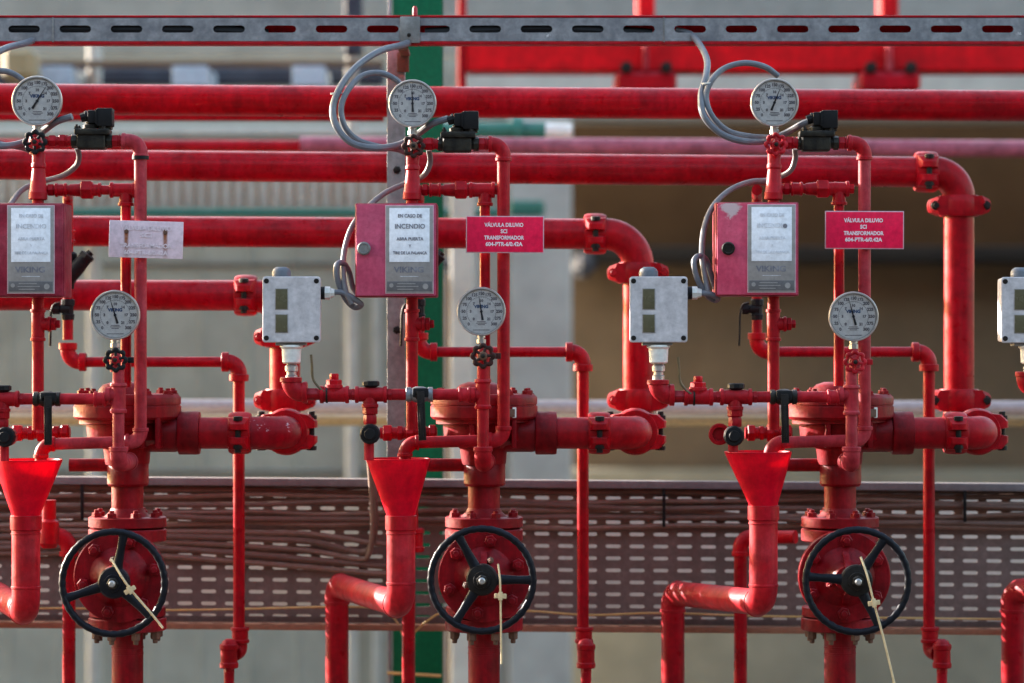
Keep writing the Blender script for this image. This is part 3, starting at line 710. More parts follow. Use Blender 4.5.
    bm = bm_new(); lathe(bm, Vector((C2.x, -.17, C2.z)), -Y, [(0, .009), (.09, .009)], 14); obj('stem', bm, 'bronze', T)
    bm = bm_new(); pts, rr = [], []
    for j in range(144):
        a = 2*PI*j/144; pts.append(C2+(X*math.cos(a)+Z*math.sin(a))*51.2*k); rr.append(3.5*k*(1+.07*math.cos(a*36)))
    sweep(bm, pts, rr, 14, closed=True); hw = obj('handwheel', bm, 'wheel', T)
    for a in q['wa']:
        a = math.radians(a); d_ = X*math.cos(a)+Z*math.sin(a); p_ = X*-math.sin(a)+Z*math.cos(a); bm = bm_new(); rings = []
        for f_, hw_, dp, yo in ((.20, 6.5, 4.5, .006), (.35, 5.2, 4, .008), (.7, 4.0, 3.2, .003), (.9, 4.4, 3, 0), (.99, 6.5, 2.6, 0)):
            cc = C2+d_*51.2*k*f_+Y*yo
            rings.append([bm.verts.new(cc+p_*hw_*k*math.cos(2*PI*j/14)+Y*dp*k*math.sin(2*PI*j/14)) for j in range(14)])
        skin(bm, rings); obj('spoke', bm, 'wheel', hw)
    bm = bm_new(); lathe(bm, C2+Y*.022, -Y, [(0, 13*k), (.004, 16*k), (.020, 16*k), (.024, 14.5*k), (.026, 9*k), (.034, 8.5*k), (.0345, 6*k)], 32); obj('hub', bm, 'wheel' if i == 0 else 'dark', hw)
    bm = bm_new(); lathe(bm, C2-Y*.010, -Y, [(0, 6.0*k), (.008, 6.0*k), (.010, 5.0*k)], 6, .3*i); obj('hub_nut', bm, 'bronze', hw); bm = bm_new(); lathe(bm, C2-Y*.018, -Y, [(0, 3.4*k), (.008, 3.4*k), (.010, 2.2*k)], 16); obj('stem_end', bm, 'dial' if i == 9 else 'steel', hw)
    # ---------- nylon seal tie on the wheel
    tp = [((110,560),(120,574),(131,590),(150,612),(163,628)), ((498,565),(500,580),(500.5,600),(501,630),(501.5,664)), ((862,558),(867,575),(874,603),(884,640),(896,690))][i]
    T = thing('seal_tie', f'thin pale yellow seal tie hanging across the {w_} handwheel', 'cable tie', W(*tp[-1], -.28), 'pale seal ties on the handwheels')
    P = [W(a, b, -.282) for a, b in tp]; P[0].y += .02
    bm = bm_new(); sweep(bm, catmull(P, 6), .0022 if i != 1 else .0019, 8); obj('strap', bm, 'tie', T)
    mx_, my_ = tp[1 if i == 0 else 2]; mx_, my_ = [(130,590),(500.5,596),(874,603)][i]
    bm = bm_new(); rm = Matrix.Rotation(math.radians([52,4,12][i]), 3, 'Y') if False else Matrix.Rotation(math.radians([-30,2,-8][i]), 3, 'Y')
    box(bm, W(mx_, my_, -.287), (.023, .006, .009), .001, rot=rm); box(bm, W(mx_, my_, -.290), (.008, .006, .016), .001, rot=rm); obj('lock_tag', bm, 'tie', T)

    # ---------- deluge valve
    T = thing('deluge_valve', f'heavy red deluge valve with round bolted cover above the {w_} gate valve', 'valve', W(c, 510, 0), 'red deluge valves')
    prof_part(T, 'neck', (c, 484, 0), (c, 509, 0), [(0, 16), (1, 16)], 'redd')
    prof_part(T, 'inlet_ring', (c+.5, 462, 0), (c+.5, 486, 0), [(0, 19.5), (.08, 20.8), (.9, 20.8), (1, 19)], 'redd')
    prof_part(T, 'body', (c-1, 418, 0), (c, 464, 0), [(0, 47), (.10, 47), (.12, 40), (.48, 39), (.56, 34), (.61, 26), (.66, 23.5), (1, 22)], 'redd', 36)
    prof_part(T, 'cover', (c, 394, 0), (c, 419, 0), [(0, 50), (.12, 53), (.16, 53.3), (.40, 53.3), (.42, 52.4), (.46, 52.4), (.48, 53.5), (.9, 53.5), (1, 51)], 'redd', 48)
    prof_part(T, 'dome', (c-4, 382, 0), (c-4, 395, 0), [(0, 12), (.2, 20), (.5, 24), (1, 27)], 'redd', 32)
    for j in range(10):
        a = .25+j*PI/5; p = W(c, 394, 0)+Vector((math.cos(a)*.091, math.sin(a)*.091, 0)); bolt(T, p, Z, .0095, .012, 'redd')
    bm = bm_new()
    bm.free()
    for xx in (-12, 14, 30):
        bm = bm_new(); a_ = W(c+xx, 418, -.088+abs(xx)*.0004); box(bm, a_+Vector((0, .02, -.03)), (.010, .05, .06), .003)
        obj('body_rib', bm, 'redd', T)
    prof_part(T, 'outlet_neck', (c, 433, 0), (c+53, 433, 0), [(0, 19), (.9, 19), (1, 18)], 'redd', 32)
    prof_part(T, 'outlet_collar', (c+51, 433, 0), (c+73, 433, 0), [(0, 19), (.02, 21), (.06, 21.6), (.85, 21.6), (.97, 21), (1, 17)], 'redd', 36)
    tagc = ['redd', 'gland', 'gland'][i]
    if i:
        bm = bm_new(); box(bm, W(c+38, 411.5, 0)+Vector((-.006, -.0785, 0)), (.036, .002, .021), .001, rot=Matrix.Rotation(.78, 3, 'Z')); obj('name_tag', bm, tagc, T)
        bm = bm_new(); box(bm, W(c+28, 411.5, 0)+Vector((-.004, -.0945, -.001)), (.022, .003, .016), .004, rot=Matrix.Rotation(.55, 3, 'Z')); obj('rust_scab', bm, 'rust', T)
    pipe(T, (c-58, 465, .01), (c-8, 465, .01), 6.5, 'redd', 'side_drain_pipe')
    # priming inlet on the left of the body
    x0 = c-[73,56,64][i]
    T = thing('priming_line', f'short run of red hex fittings entering the {w_} deluge valve from the left', 'pipe fitting', W(x0+20, 442, -.05), 'priming fittings')
    chx = {0: (10, 70), 1: (380, 437), 2: (745, 792)}[i]
    n_ = (chx[1]-chx[0])
    pipe(T, (chx[0], 433, -.03), (chx[1], 433, -.03), 6, 'red')
    for f_, l_, r_ in ((.05, .16, 9), (.30, .10, 8), (.46, .14, 9.6), (.72, .1, 8), (.86, .12, 9.3)):
        hexn(T, (chx[0]+n_*f_, 433, -.03), (chx[0]+n_*(f_+l_), 433, -.03), r_, 'red')
    # ---------- column of the lower gauge
    g = q['g2']; a_ = q['at']; YG = -.20
    T = thing('gauge_riser', f'slim red riser carrying the lower gauge of the {w_} valve', 'pipe', W(a_+2, 480, YG), 'gauge risers')
    topy = q['k2'][1]+10
    pipe(T, (a_+1.5, topy-2, YG), (a_+1.5, 462, YG), 5.9, atm)
    sock(T, (a_+1.5, topy+13, YG), (a_+1.5, topy+43, YG), 7.2, atm, 'tee', 1.18, .1)
    prof_part(T, 'branch', (a_+1.5, 395, YG), (a_-11, 395, YG), [(0, 6.8), (.6, 6.8), (.65, 8), (1, 8)], atm)
    elbow(T, (a_+1.5, 447, YG), (a_+1.5, 464, YG), W(a_+4, 464, YG)+Vector((0, .12, 0)), 8.6, atm, rim=1.12, rl=5, R=11)
    # gauge + cock
    gauge(g[0], g[1], YG, g[2], f'white dial pressure gauge, lower one of the {w_} valve', q['n2'])
    kx, ky, kr = q['k2']
    petal_valve(kx, ky, YG, kr, f'{KN[i]} fluted gauge cock under the lower {w_} gauge', KM[i][0], KM[i][1], atm, .3+i)
    bm = bm_new(); boxpx(bm, kx+12, kx+18, ky-3, ky+3, YG, YG+.012, .002); 
    T2 = bpy.data.objects  # side plug belongs to the cock
    ck = [o_ for o_ in COL.objects if o_.name.startswith('gauge_cock')][-1]
    obj('bleed_plug', bm, ['black','brknob','redw'][i], ck)
    # ---------- alarm line (switch box of the previous bay to the gauge riser)
    YA = -.20; lx = a_-10; bx_ = q['ball']; ay = 395.5-([0,1,-1][i]-0) if False else [399, 394.5, 397][i]
    T = thing('alarm_line', f'red alarm trim line left of the lower {w_} gauge', 'pipe', W(bx_, ay, YA), 'alarm trim lines')
    swx = {0: -82, 1: 291, 2: 658}[i]
    pipe(T, (swx+4, ay, YA), (lx, ay, YA), 5.6, 'redw')
    tx = {0: 3, 1: 371, 2: 736}[i]                       # tee with black plug on top
    tee(T, (tx-16, ay, YA), (tx+16, ay, YA), (tx-1, ay+13, YA), 7.3, 'redw')
    hexn(T, (tx-1, ay+11, YA), (tx-1, ay+20, YA), 7.6, 'redw'); hexn(T, (tx-1, ay+20, YA), (tx-1, ay+30, YA), 6.6, 'redw')
    bm = bm_new(); p = W(tx, ay-7, YA); lathe(bm, p, Z, [(0, .010), (.002, .013), (.004, .0165), (.011, .0165), (.013, .014)], 10); obj('black_plug', bm, 'black', T)
    ux = {0: -35, 1: 335, 2: 699}[i]                      # tee with red plug
    tee(T, (ux-15, ay, YA), (ux+14, ay, YA), (ux-1, ay-10, YA), 7.6, 'redw')
    hexn(T, (ux-1, ay-8, YA), (ux-1, ay-15, YA), 7.8, 'red'); hexn(T, (ux-1, ay-14, YA), (ux-1, ay-21, YA), 4.6, 'red', 'plug')
    for xx in (tx+19, ux+19): hexn(T, (xx-2, ay, YA), (xx+2, ay, YA), 6.6, 'redw')
    sock(T, (lx-13, ay, YA), (lx-1, ay, YA), 6.8, 'redw')
    if i:
        elbow(T, (swx+16, ay-2, YA), (swx, ay-2, YA), (swx, ay-17, YA), 9.6, 'redw', rim=1.14, rl=5, R=12)
        hexn(T, (swx+15, ay-1, YA), (swx+27, ay-1, YA), 6.2, 'redf')
    # small test cock lever on that line
        L_ = thing('test_cock', f'thin bent rod lever standing on the alarm line left of the {w_} red plug', 'lever', W(swx+30, ay, YA), 'bent rod levers on the alarm lines')
        bm = bm_new(); sweep(bm, catmull([W(swx+22+a__, b__+ay-394, YA-.012) for a__, b__ in ((11,391),(6,387),(0,378),(-1,365),(-2,354))], 6), [.0018]*6*4+[.0018], 8) if False else sweep(bm, catmull([W(swx+22+a__, b__+ay-394, YA-.012) for a__, b__ in ((11,391),(6,387),(0,378),(-1,365),(-2,354))], 6), .0025, 8)
        obj('lever', bm, 'brassrod', L_)
        bm = bm_new(); lathe(bm, W(swx+35, ay, YA), X, [(0, .0165), (.0035, .0165)], 20); obj('collar', bm, 'dark', L_)
    # ball valve with hanging lever
    T = thing('ball_valve', f'steel ball valve with long dark lever hanging down, left of the {w_} gauge riser', 'valve', W(bx_, ay+44, YA), 'ball valves with hanging levers')
    prof_part(T, 'body', (bx_-13.5, ay, YA), (bx_+13.5, ay, YA), [(0, 6.6), (.02, 7.4), (.18, 7.4), (.2, 6.2), (.36, 8), (.64, 8), (.8, 6.2), (.82, 7.4), (.98, 7.4), (1, 6.6)], 'galv' if i == 1 else 'bronze', 12)
    bm = bm_new(); lathe(bm, W(bx_, ay, YA-.010), -Y, [(0, .011), (.010, .010), (.011, .007), (.016, .007)], 12); boxpx(bm, bx_-7, bx_+9, ay-6.5, ay+3, YA-.026, YA-.018, .003); obj('stem', bm, 'black', T)
    bm = bm_new(); A_ = W(bx_+1, ay-3, YA-.028); B_ = W(bx_+[1,3,2][i], ay+46, YA-.030)
    cc = (A_+B_)/2; ang = math.atan2(B_.x-A_.x, A_.z-B_.z)
    box(bm, cc, (.0150, .004, (A_-B_).length), .0015, rot=Matrix.Rotation(-ang, 3, 'Y')); box(bm, cc+Vector((0,-.0035,-.008)), (.006, .003, (A_-B_).length*.7), .001, rot=Matrix.Rotation(-ang, 3, 'Y'))
    obj('lever', bm, 'dark', T)
    # black check valve below the plug tee
    vx, vy = {0: (5, 437), 1: (370, 434), 2: (734, 436)}[i]
    T = thing('drip_valve', f'black round drip valve above and left of the {w_} funnel', 'valve', W(vx, vy+18, YA), 'black round drip valves')
    k = s(YA); C = W(vx, vy, YA-.02); bm = bm_new(); lathe(bm, C+Y*.012, -Y, [(0, 8*k), (.002, 10.3*k), (.014, 10.3*k), (.018, 9*k), (.0185, 6*k), (.026, 5*k)], 14); obj('cap', bm, 'black', T)
    bm = bm_new(); lathe(bm, C+Y*.04, -Y, [(0, 8*k), (.002, 9.5*k), (.03, 9.5*k)], 24); obj('body', bm, 'redw', T)
    prof_part(T, 'outlet', (vx-1, vy+7, YA), (vx-1, vy+[24,26,16][i], YA), [(0, 5), (1, 5)], 'redw')
    if i == 2:
        bm = bm_new(); lathe(bm, W(719, 434, YA+.04), -Y, [(0, 7*k), (.002, 10.5*k), (.012, 11*k), (.014, 10*k), (.0141, 7*k), (.004, 6*k)], 28); obj('ring', bm, 'redw', T)
    # ---------- funnel and drain
    fx, fy = q['fun']; YF = -.13; bot = fy+[56,57,54][i]; tpw = [34,32,33.5][i]
    T = thing('drain_funnel', f'bright red open funnel catching the drain of the {w_} valve', 'funnel', W(fx+1, bot+14, YF), 'red drain funnels')
    k = s(YF); bm = bm_new(); cx2 = fx+[-2,3,5.5][i]; h_ = (bot-fy)*k; rings = []
    A_ = W(fx, fy, YF); B_ = W(cx2, bot, YF)
    for f_, r_ in ((0, tpw), (.02, tpw), (.5, tpw*.5+14.5*.5), (.94, 15.0), (1, 14.6)):
        cc = A_.lerp(B_, f_); rings.append([bm.verts.new(cc+(X*math.cos(2*PI*j/48)+Y*math.sin(2*PI*j/48))*r_*k) for j in range(48)])
    for f_, r_ in ((1, 13.4), (.5, (tpw+14.5)*.5-1.2), (0, tpw-1.2)):
        cc = A_.lerp(B_, f_); rings.append([bm.verts.new(cc+(X*math.cos(2*PI*j/48)+Y*math.sin(2*PI*j/48))*r_*k) for j in range(48)])
    skin(bm, rings, cap=False, closed=True); obj('cone', bm, 'funnel', T)
    bm = bm_new(); sweep(bm, [A_+(X*math.cos(2*PI*j/56)+Y*math.sin(2*PI*j/56))*(tpw-.5)*k for j in range(56)], .0014, 8, closed=True); obj('rim', bm, 'funnel', T)
    prof_part(T, 'spout_collar', (cx2, bot-1, YF), (cx2, bot+14, YF), [(0, 14.6), (.06, 15.8), (.95, 15.8), (1, 15)], 'red')
    T = thing('drain_pipe', f'thick red drain pipe below the {w_} funnel, bending left then down', 'pipe', down({0:0,1:337,2:673}[i], 600, HY), 'drain pipes under the funnels')
    sock(T, (cx2, bot+13, YF), (cx2, bot+18, YF), 14.4, 'redw', 'rim', 1.05)
    eb = [600, 596, 598][i]
    pipe(T, (cx2, bot+14, YF), (cx2, eb-12, YF), 14.2, 'redl')
    lx_, ly_ = {0: (-14, 588), 1: (337, 585), 2: (673, 593)}[i]
    LB = W(lx_, ly_, HY); EA = W(cx2, eb+4, YF); dirn = (LB-EA)
    sp_ = [612, 605, 603][i]; EA = W(cx2, sp_, YF); dirn = LB-EA
    elbow(T, (cx2, eb-14, YF), EA, EA+dirn.normalized()*.036, 14.2, 'redl', rim=1.05, rl=3, R=17)
    pipe(T, EA+dirn.normalized()*.03, LB-dirn.normalized()*.03, 12.9*s(0)/s(YF) if False else 13.2, 'redw')
    elbow(T, LB-dirn.normalized()*.034, LB, LB-Z*.04, 12.2, 'redw', rim=1.05, rl=3, R=16)
    pipe(T, LB-Z*.035, Vector((LB.x, LB.y, GZ)), 11.6)
    # ---------- thin drain behind the funnel
    vx = q['lowx']
    T = thing('drain_riser', f'slimmer red pipe standing right behind the {w_} funnel pipe', 'pipe', down(vx, 600, HY), 'slim drain risers')
    if i == 2:
        elbow(T, (vx, 556, HY), (vx, 537, HY), (vx+17, 537, HY), 7.8, 'red', rim=1.15, rl=5, R=12)
        pipe(T, (vx+14, 537, HY), (vx+55, 537, .3), 6.6, 'red')
    elif i == 0:
        elbow(T, (vx, 556, HY), (vx, 536, HY), (vx-18, 536, HY), 8.5, 'red', rim=1.15, rl=5, R=13)
        pipe(T, (vx-16, 536, HY), (vx-40, 536, HY), 7)
        prof_part(T, 'joint', (vx-20, 500, .2), (vx-20, 548, .2), [(0, 7), (.4, 7), (.45, 10), (.9, 10.5), (1, 7)], 'red')
    else:
        pipe(T, (vx+3, 478, HY), (vx+3, 530, HY), 6.6); sock(T, (vx+6, 528, HY), (vx+6, 552, HY), 8.5, 'red')
    pipe(T, (vx, 550, HY), down(vx, 550, HY), 6.6)
    # ---------- trunk of the release trim
    tr = q['tr']; dy1 = [0, 3, 1][i]
    T = thing('release_trim', f'red trim riser behind the {w_} release box with side branch', 'pipe', W(tr, 440, TP), 'release trim risers')
    pipe(T, (tr+1, 148+dy1, TP), (tr+1, 430, TP), 5.9, 'redw')
    prof_part(T, 'reducing_tee', (tr+2, 153+dy1, TP), (tr+1, 200, TP), [(0, 5), (0, 6), (.02, 6.4), (.2, 6.2), (.24, 7.4), (.3, 7.4), (.33, 6.4), (.82, 8.6), (.84, 9.3), (.98, 9.3), (1, 8)], 'redw')
    # tee below the box
    tee(T, (tr+1, 309, TP), (tr+1, 341, TP), (tr+14, 324, TP), 6.6, 'redw')
    hexn(T, (tr+14, 324, TP), (tr+19, 324, TP), 7.2, 'redw'); hexn(T, (tr+18, 324, TP), (tr+23, 324, TP), 4.6, 'redw', 'plug')
    # branch to the right at y 189
    rz = q['rz']; by = 190-[0,0,1][i]; YBr = -.105
    pipe(T, (tr+5, by, YBr), (rz, by, YBr), 4.8, 'red')
    hexn(T, (tr+11, by, YBr), (tr+17, by, YBr), 6.6); sock(T, (tr+18, by, YBr), (tr+30, by, YBr), 6.2); hexn(T, (tr+44, by, YBr), (tr+56, by, YBr), 10, name='union_nut')
    prof_part(T, 'union', (tr+33, by, YBr), (tr+64, by, YBr), [(0, 5.8), (.35, 6.8), (.66, 7.6), (.78, 6.2), (.9, 6), (.92, 7.2), (1, 7.2)], 'red')
    tee(T, (rz-16, by, YBr), (rz+10, by, YBr), (rz, by+16, YBr), 6.9, 'red')
    hexn(T, (rz+10, by, YBr), (rz+15, by, YBr), 5.4, 'red', 'plug')
    pipe(T, (rz, by+14, YBr), (rz, [387, 384, 386][i], -.06 if False else YBr), 5.3)
    # ---------- solenoid line and long down pipe
    sx = q['sol']; sy = [141, 144, 143][i]; dr = q['dr']; do = q['dro']
    T = thing('release_drain', f'long slim {"faded pink" if i==0 else "red"} drain pipe from the {w_} solenoid down to the funnel', 'pipe', W(dr, 440, TP), 'long slim drain pipes')
    pipe(T, (tr+8, sy, TP), (sx+2, sy, TP), 4.6, 'redw')
    hexn(T, (tr+12, sy, TP), (tr+19, sy, TP), 6.4, 'redw'); hexn(T, (sx-12, sy, TP), (sx-5, sy, TP), 7, 'redw'); sock(T, (sx-5, sy, TP), (sx+1, sy, TP), 5.4, 'redw')
    sx1 = sx+41
    hexn(T, (sx1, sy, TP), (sx1+7, sy, TP), 6.6, 'redw'); sock(T, (sx1+7, sy, TP), (sx1+13, sy, TP), 5.8, 'redw')
    elbow(T, (sx1+10, sy, TP), (dr, sy, TP), (dr, sy+17, TP), 7.3, ['redf','redw','redw'][i], rim=1.12, rl=4, R=12)
    if i == 0: prof_part(T, 'black_band', (dr, sy+15, TP), (dr, sy+18.5, TP), [(0, 8.4), (1, 8.4)], 'black')
    pipe(T, (dr, sy+14, TP), (dr, do-14, TP), 6.3, drm)
    ex = tr+[4,-6,-2][i]
    elbow(T, (dr, do-17, TP), (dr, do-3, TP), (dr-15, do-3, TP), 7.2, drm, rim=1.14, rl=4, R=11)
    pipe(T, (dr-13, do-3, TP), (ex+13, do-1, TP), 5.9, drm)
    elbow(T, (ex+14, do-1, TP), (ex, do-1, TP), (ex, do+13, TP), 6.9, drm if i else 'redw', rim=1.1, rl=4, R=12)
    pipe(T, (ex, do+11, TP), (ex, do+22, TP), 6.0, drm)
    # solenoid valve
    T = thing('solenoid_valve', f'small grimy solenoid valve with black coil right of the upper {w_} gauge', 'valve', W(sx+20, 152, TP), 'solenoid valves')
    bm = bm_new()
    lathe(bm, W(sx, sy, TP), X, [(0, .011), (.002, .014), (.012, .014), (.013, .011), (.070, .011), (.071, .014), (.080, .014), (.082, .011)], 8)
    boxpx(bm, sx+5, sx+34, sy-9, sy+8, TP-.020, TP+.02, .006, 3)
    obj('body', bm, 'bronze', T)
    bm = bm_new(); boxpx(bm, sx+3, sx+38, sy-12.5, sy-6.5, TP-.025, TP+.025, .003); obj('cover_plate', bm, 'bronze', T)
    bm = bm_new(); prf = [(0,.016),(.006,.016),(.009,.010),(.012,.010)]; lathe(bm, W(sx+20, sy-12.5, TP), Z, prf, 20); obj('armature', bm, 'bronze', T)
    for xx in (7, 34):
        for yy in (-.018, .018): bolt(T, W(sx+xx, sy-12, TP)+Y*yy, Z, .0045, .008, 'dark', name='cover_screw')
    bm = bm_new(); boxpx(bm, sx+25.5, sx+41, sy-33, sy-15, TP-.022, TP+.016, .002); obj('coil', bm, 'black', T)
    bm = bm_new(); boxpx(bm, sx+28, sx+40, sy-15, sy-12, TP-.015, TP+.012, .001); obj('coil_base', bm, 'bronze', T)
    bm = bm_new(); boxpx(bm, sx+16.5, sx+25.5, sy-31, sy-18, TP-.018, TP+.012, .002); boxpx(bm, sx+24, sx+25.8, sy-32, sy-17, TP-.0235, TP+.014, .0005); pl = obj('plug', bm, 'black', T)
    prof_part(T, 'cable_gland', (sx+17, sy-25, TP), (sx+10, sy-23, TP), [(0, 6), (.3, 6), (.35, 5), (1, 4.6)], 'black', 10)
    # upper gauge and cock
    g = q['g1']
    gauge(g[0], g[1], TP-.01, g[2], f'white dial pressure gauge, upper one of the {w_} valve', q['n1'])
    kx, ky, kr = q['k1']
    petal_valve(kx, ky, TP-.01, kr, f'{["black","dark brown","red"][i]} fluted gauge cock under the upper {w_} gauge', KM[i][0], KM[i][1], 'redw', .9+i)
    # ---------- cross line at y 355 with strainer column
    x0, y0_, x1, y1_ = q['e2']; YE = .22
    T = thing('bypass_line', f'thin red bypass line crossing behind the lower {w_} gauge and turning down', 'pipe', W(x1, 690, YE), 'bypass lines')
    pipe(T, (x0, 196, YE), (x0, 340, YE), 5.2); sock(T, (x0+.5, 230, YE), (x0+.5, 243, YE), 6.2, 'red')
    elbow(T, (x0, y0_-19, YE), (x0, y0_, YE), (x0+18, y0_, YE), 7.6, 'red', rim=1.22, rl=7, R=12)
    pipe(T, (x0+16, y0_, YE), (x1-14, y0_, YE), 5.2)
    elbow(T, (x1-17, y0_, YE), (x1, y0_, YE), (x1, y0_+19, YE), 8, 'red', rim=1.22, rl=7, R=12)
    pipe(T, (x1, y0_+16, YE), (x1, 640, YE), 5.8)
    pipe(T, W(x0, 196, YE), W(x0, 190, -.1), 5, name='back_nipple')
    sock(T, (x1+1, 627, YE), (x1+1, 643, YE), 8.2, 'red')
    o2 = [-10, 3, 13][i]
    elbow(T, (x1+1, 640, YE), (x1+1, 652, YE), (x1+1+o2*.55, 653, YE-.02), 7.4, 'red', rim=1.1, rl=3, R=6)
    sock(T, (x1+o2, 644, YE-.03), (x1+o2, 668, YE-.03), 8.6, 'red', rim=1.1)
    prof_part(T, 'cap', (x1+o2, 639, YE-.03), (x1+o2, 646, YE-.03), [(0, 3), (.3, 6.5), (1, 8.8)], 'red')
    hexn(T, (x1+o2, 668, YE-.03), (x1+o2, 674, YE-.03), 5.4); pipe(T, (x1+o2, 672, YE-.03), down(x1+o2, 672, YE-.03), 5.2)
    # black y strainer
    sxx = x0+2; T = thing('strainer', f'black angled strainer beside the {w_} release box', 'strainer', W(sxx, 290, YE), 'black angled strainers')
    prof_part(T, 'body', (sxx-2, 252, YE), (sxx-2, 289, YE), [(0, 6.5), (.05, 9), (.3, 9), (.35, 8), (.8, 8), (.85, 6.5), (1, 6)], 'black', 12)
    prof_part(T, 'basket_housing', (sxx, 276, YE-.01), (sxx+17, 256, YE-.02), [(0, 8), (.5, 8), (.6, 7.5), (1, 7)], 'black', 12)
    prof_part(T, 'cap', (sxx+15.5, 258, YE-.02), (sxx+18.5, 254, YE-.02), [(0, 8.2), (.8, 8.2), (1, 6)], 'dark', 6); prof_part(T, 'cap_nut', (sxx+18, 255, YE-.02), (sxx+21, 252, YE-.02), [(0, 3.6), (1, 3.6)], 'black', 4)
    T = thing('isolation_cock', f'small black cock with a thin hanging rod lever below the {w_} release box', 'valve', W(x0, 322, YE), 'small black cocks with rod levers')
    prof_part(T, 'body', (x0, 299, YE), (x0, 320, YE), [(0, 5.5), (.05, 6.8), (.3, 6.8), (.35, 5.6), (.7, 5.6), (.75, 6.6), (1, 6)], 'black', 10)
    prof_part(T, 'stem', (x0+2, 309, YE-.002), (x0-15, 309, YE-.002), [(0, 6), (.4, 5), (.6, 4), (.62, 5.5), (1, 5.5)], 'black', 10)
    bm = bm_new(); sweep(bm, catmull([W(x0+a__, b__, YE-.012) for a__, b__ in ((-8,303),(-14,305),(-17,313),(-17.5,330),(-18,346))], 6), .0026, 8); obj('lever', bm, 'dark', T)
    # ---------- release box
    bx0, bx1, by0, by1 = q['bx']; YBX = -.20; k = s(YBX)
    mid = W((bx0+bx1)/2, (by0+by1)/2, YBX); bw, bh = (bx1-bx0)*k, (by1-by0)*k
    T = thing('release_box', [f'faded magenta release box at far left edge, paper notice nearly blank', f'magenta pink release box with legible paper notice, before the green column', f'pink release box with peeled white corner and blank paper, right of the others'][i], 'box', W((bx0+bx1)/2, by1, YBX), 'manual release boxes')
    bm = bm_new(); box(bm, mid+Vector((0, .055, 0)), (bw, .10, bh), .003); obj('housing', bm, 'pinkside', T)
    bm = bm_new(); box(bm, mid+Vector((0, .0035, 0)), (bw-.005, .005, bh-.005), .002); obj('door', bm, ['pinkside','pink','peel'][i], T)
    bm = bm_new(); p0, p1 = q['pn']; pc = W((p0+p1)/2, (by0+by1)/2+.0, YBX); pw = (p1-p0)*k; ph = (by1-by0-7)*k
    pc.z = mid.z+.001
    box(bm, pc-Y*.0006, (pw+.003, .002, ph+.003), .0006); obj('plate_border', bm, 'edge', T)
    bm = bm_new(); box(bm, pc-Y*.0018, (pw, .0016, ph), .0005); o = obj('nameplate', bm, 'plate', T)
    bm = bm_new(); ppc = pc+Z*(ph*.5-.004-54*k/2); box(bm, ppc-Y*.0032, (pw-.013, .0008, 54*k), .0003); pp = obj('paper_notice', bm, 'white', o)
    ink = ['inkf', 'ink', 'inkff'][i]; yy = ppc.y-.0040
    lines = [('EN CASO DE', 19, .0095, 24), ('INCENDIO', 8.5, .0125, 30), ('ABRA PUERTA', -4, .0085, 27), ('Y', -11, .0075, None), ('TIRE DE LA PALANCA', -18, .0080, 34)]
    join_text(pp, [(t_, Vector((ppc.x+.001, yy, ppc.z+zz*k)), sz_, (wd*k if wd else None), .0002 if i == 1 else .0001) for t_, zz, sz_, wd in lines], ink, 'notice_lettering')
    text(o, 'VIKING', Vector((pc.x-.001, pc.y-.0030, pc.z-20.5*k)), 0.0155, 'ink', 'plate_lettering', bold=.0004, width=30*k)
    bm = bm_new(); box(bm, Vector((pc.x, pc.y-.0028, pc.z-27*k)), (18*k, .0004, .0010), 0)
    obj('fine_print', bm, 'inkf', o)
    bm = bm_new(); box(bm, Vector((pc.x, pc.y-.0029, pc.z-37*k)), (pw-.004, .0006, 10*k), .0002); st = obj('dark_strip', bm, 'strip', o)
    bm = bm_new()
    for zz, a__, b__ in ((2.8,-12,6),(0,-13,9),(-2.8,-12,4)): box(bm, Vector((pc.x+(a__+b__)/2*k, pc.y-.0034, pc.z+(-37+zz)*k)), ((b__-a__)*k, .0003, .0016), 0)
    lathe(bm, Vector((pc.x+16*k, pc.y-.0033, pc.z-37*k)), -Y, [(0, .0055), (.0003, .0055)], 16); lathe(bm, Vector((pc.x-18*k, pc.y-.0033, pc.z-36*k)), -Y, [(0, .004), (.0003, .004)], 16)
    obj('strip_print', bm, 'plate', st)
    if i:
        kx_ = [0, 364, 728][i]; C = W(kx_, 248.5, YBX); bm = bm_new(); lathe(bm, C, -Y, [(0, 5.5*k), (.001, 6.6*k), (.008, 6.7*k), (.010, 5.8*k), (.0104, 4.8*k), (.009, 4.2*k), (.009, .5*k)], 28); obj('latch_knob', bm, ['dark','cap','bronze'][i] if i != 1 else 'strut', T)
    if i == 2:
        bm = bm_new(); box(bm, Vector((ppc.x+13*k, ppc.y-.0042, ppc.z+8*k)), (3*k, .0005, 3*k), .0004)
        lathe(bm, Vector((ppc.x+13.5*k, ppc.y-.0038, ppc.z+8*k)), -Y, [(0, 2.2*k), (.0008, 2.2*k)], 12); obj('hole', bm, 'ink', pp)
    # ---------- sign
    a0, a1, b0, b1 = q['sg']; YS = -.140; k = s(YS); mid = W((a0+a1)/2, (b0+b1)/2, YS); sw_, sh_ = (a1-a0)*k, (b1-b0)*k
    o = None
    labs = ['sun bleached pink white sign plate with two rust runs', 'magenta sign plate with white lettering over the middle valve', 'magenta sign plate with white lettering over the right valve']
    T = thing('sign_plate', labs[i], 'sign', mid, 'valve sign plates')
    rz_ = math.radians([1.6, .2, .2][i])
    def rot_about(bm): bmesh.ops.transform(bm, matrix=Matrix.Translation(mid) @ Matrix.Rotation(rz_, 4, 'Y') @ Matrix.Translation(-mid), verts=bm.verts); return bm
    bm = bm_new(); box(bm, mid+Y*.0015, (sw_, .003, sh_), .0008); rot_about(bm); obj('plate', bm, 'edge' if i else 'rustsign', T)
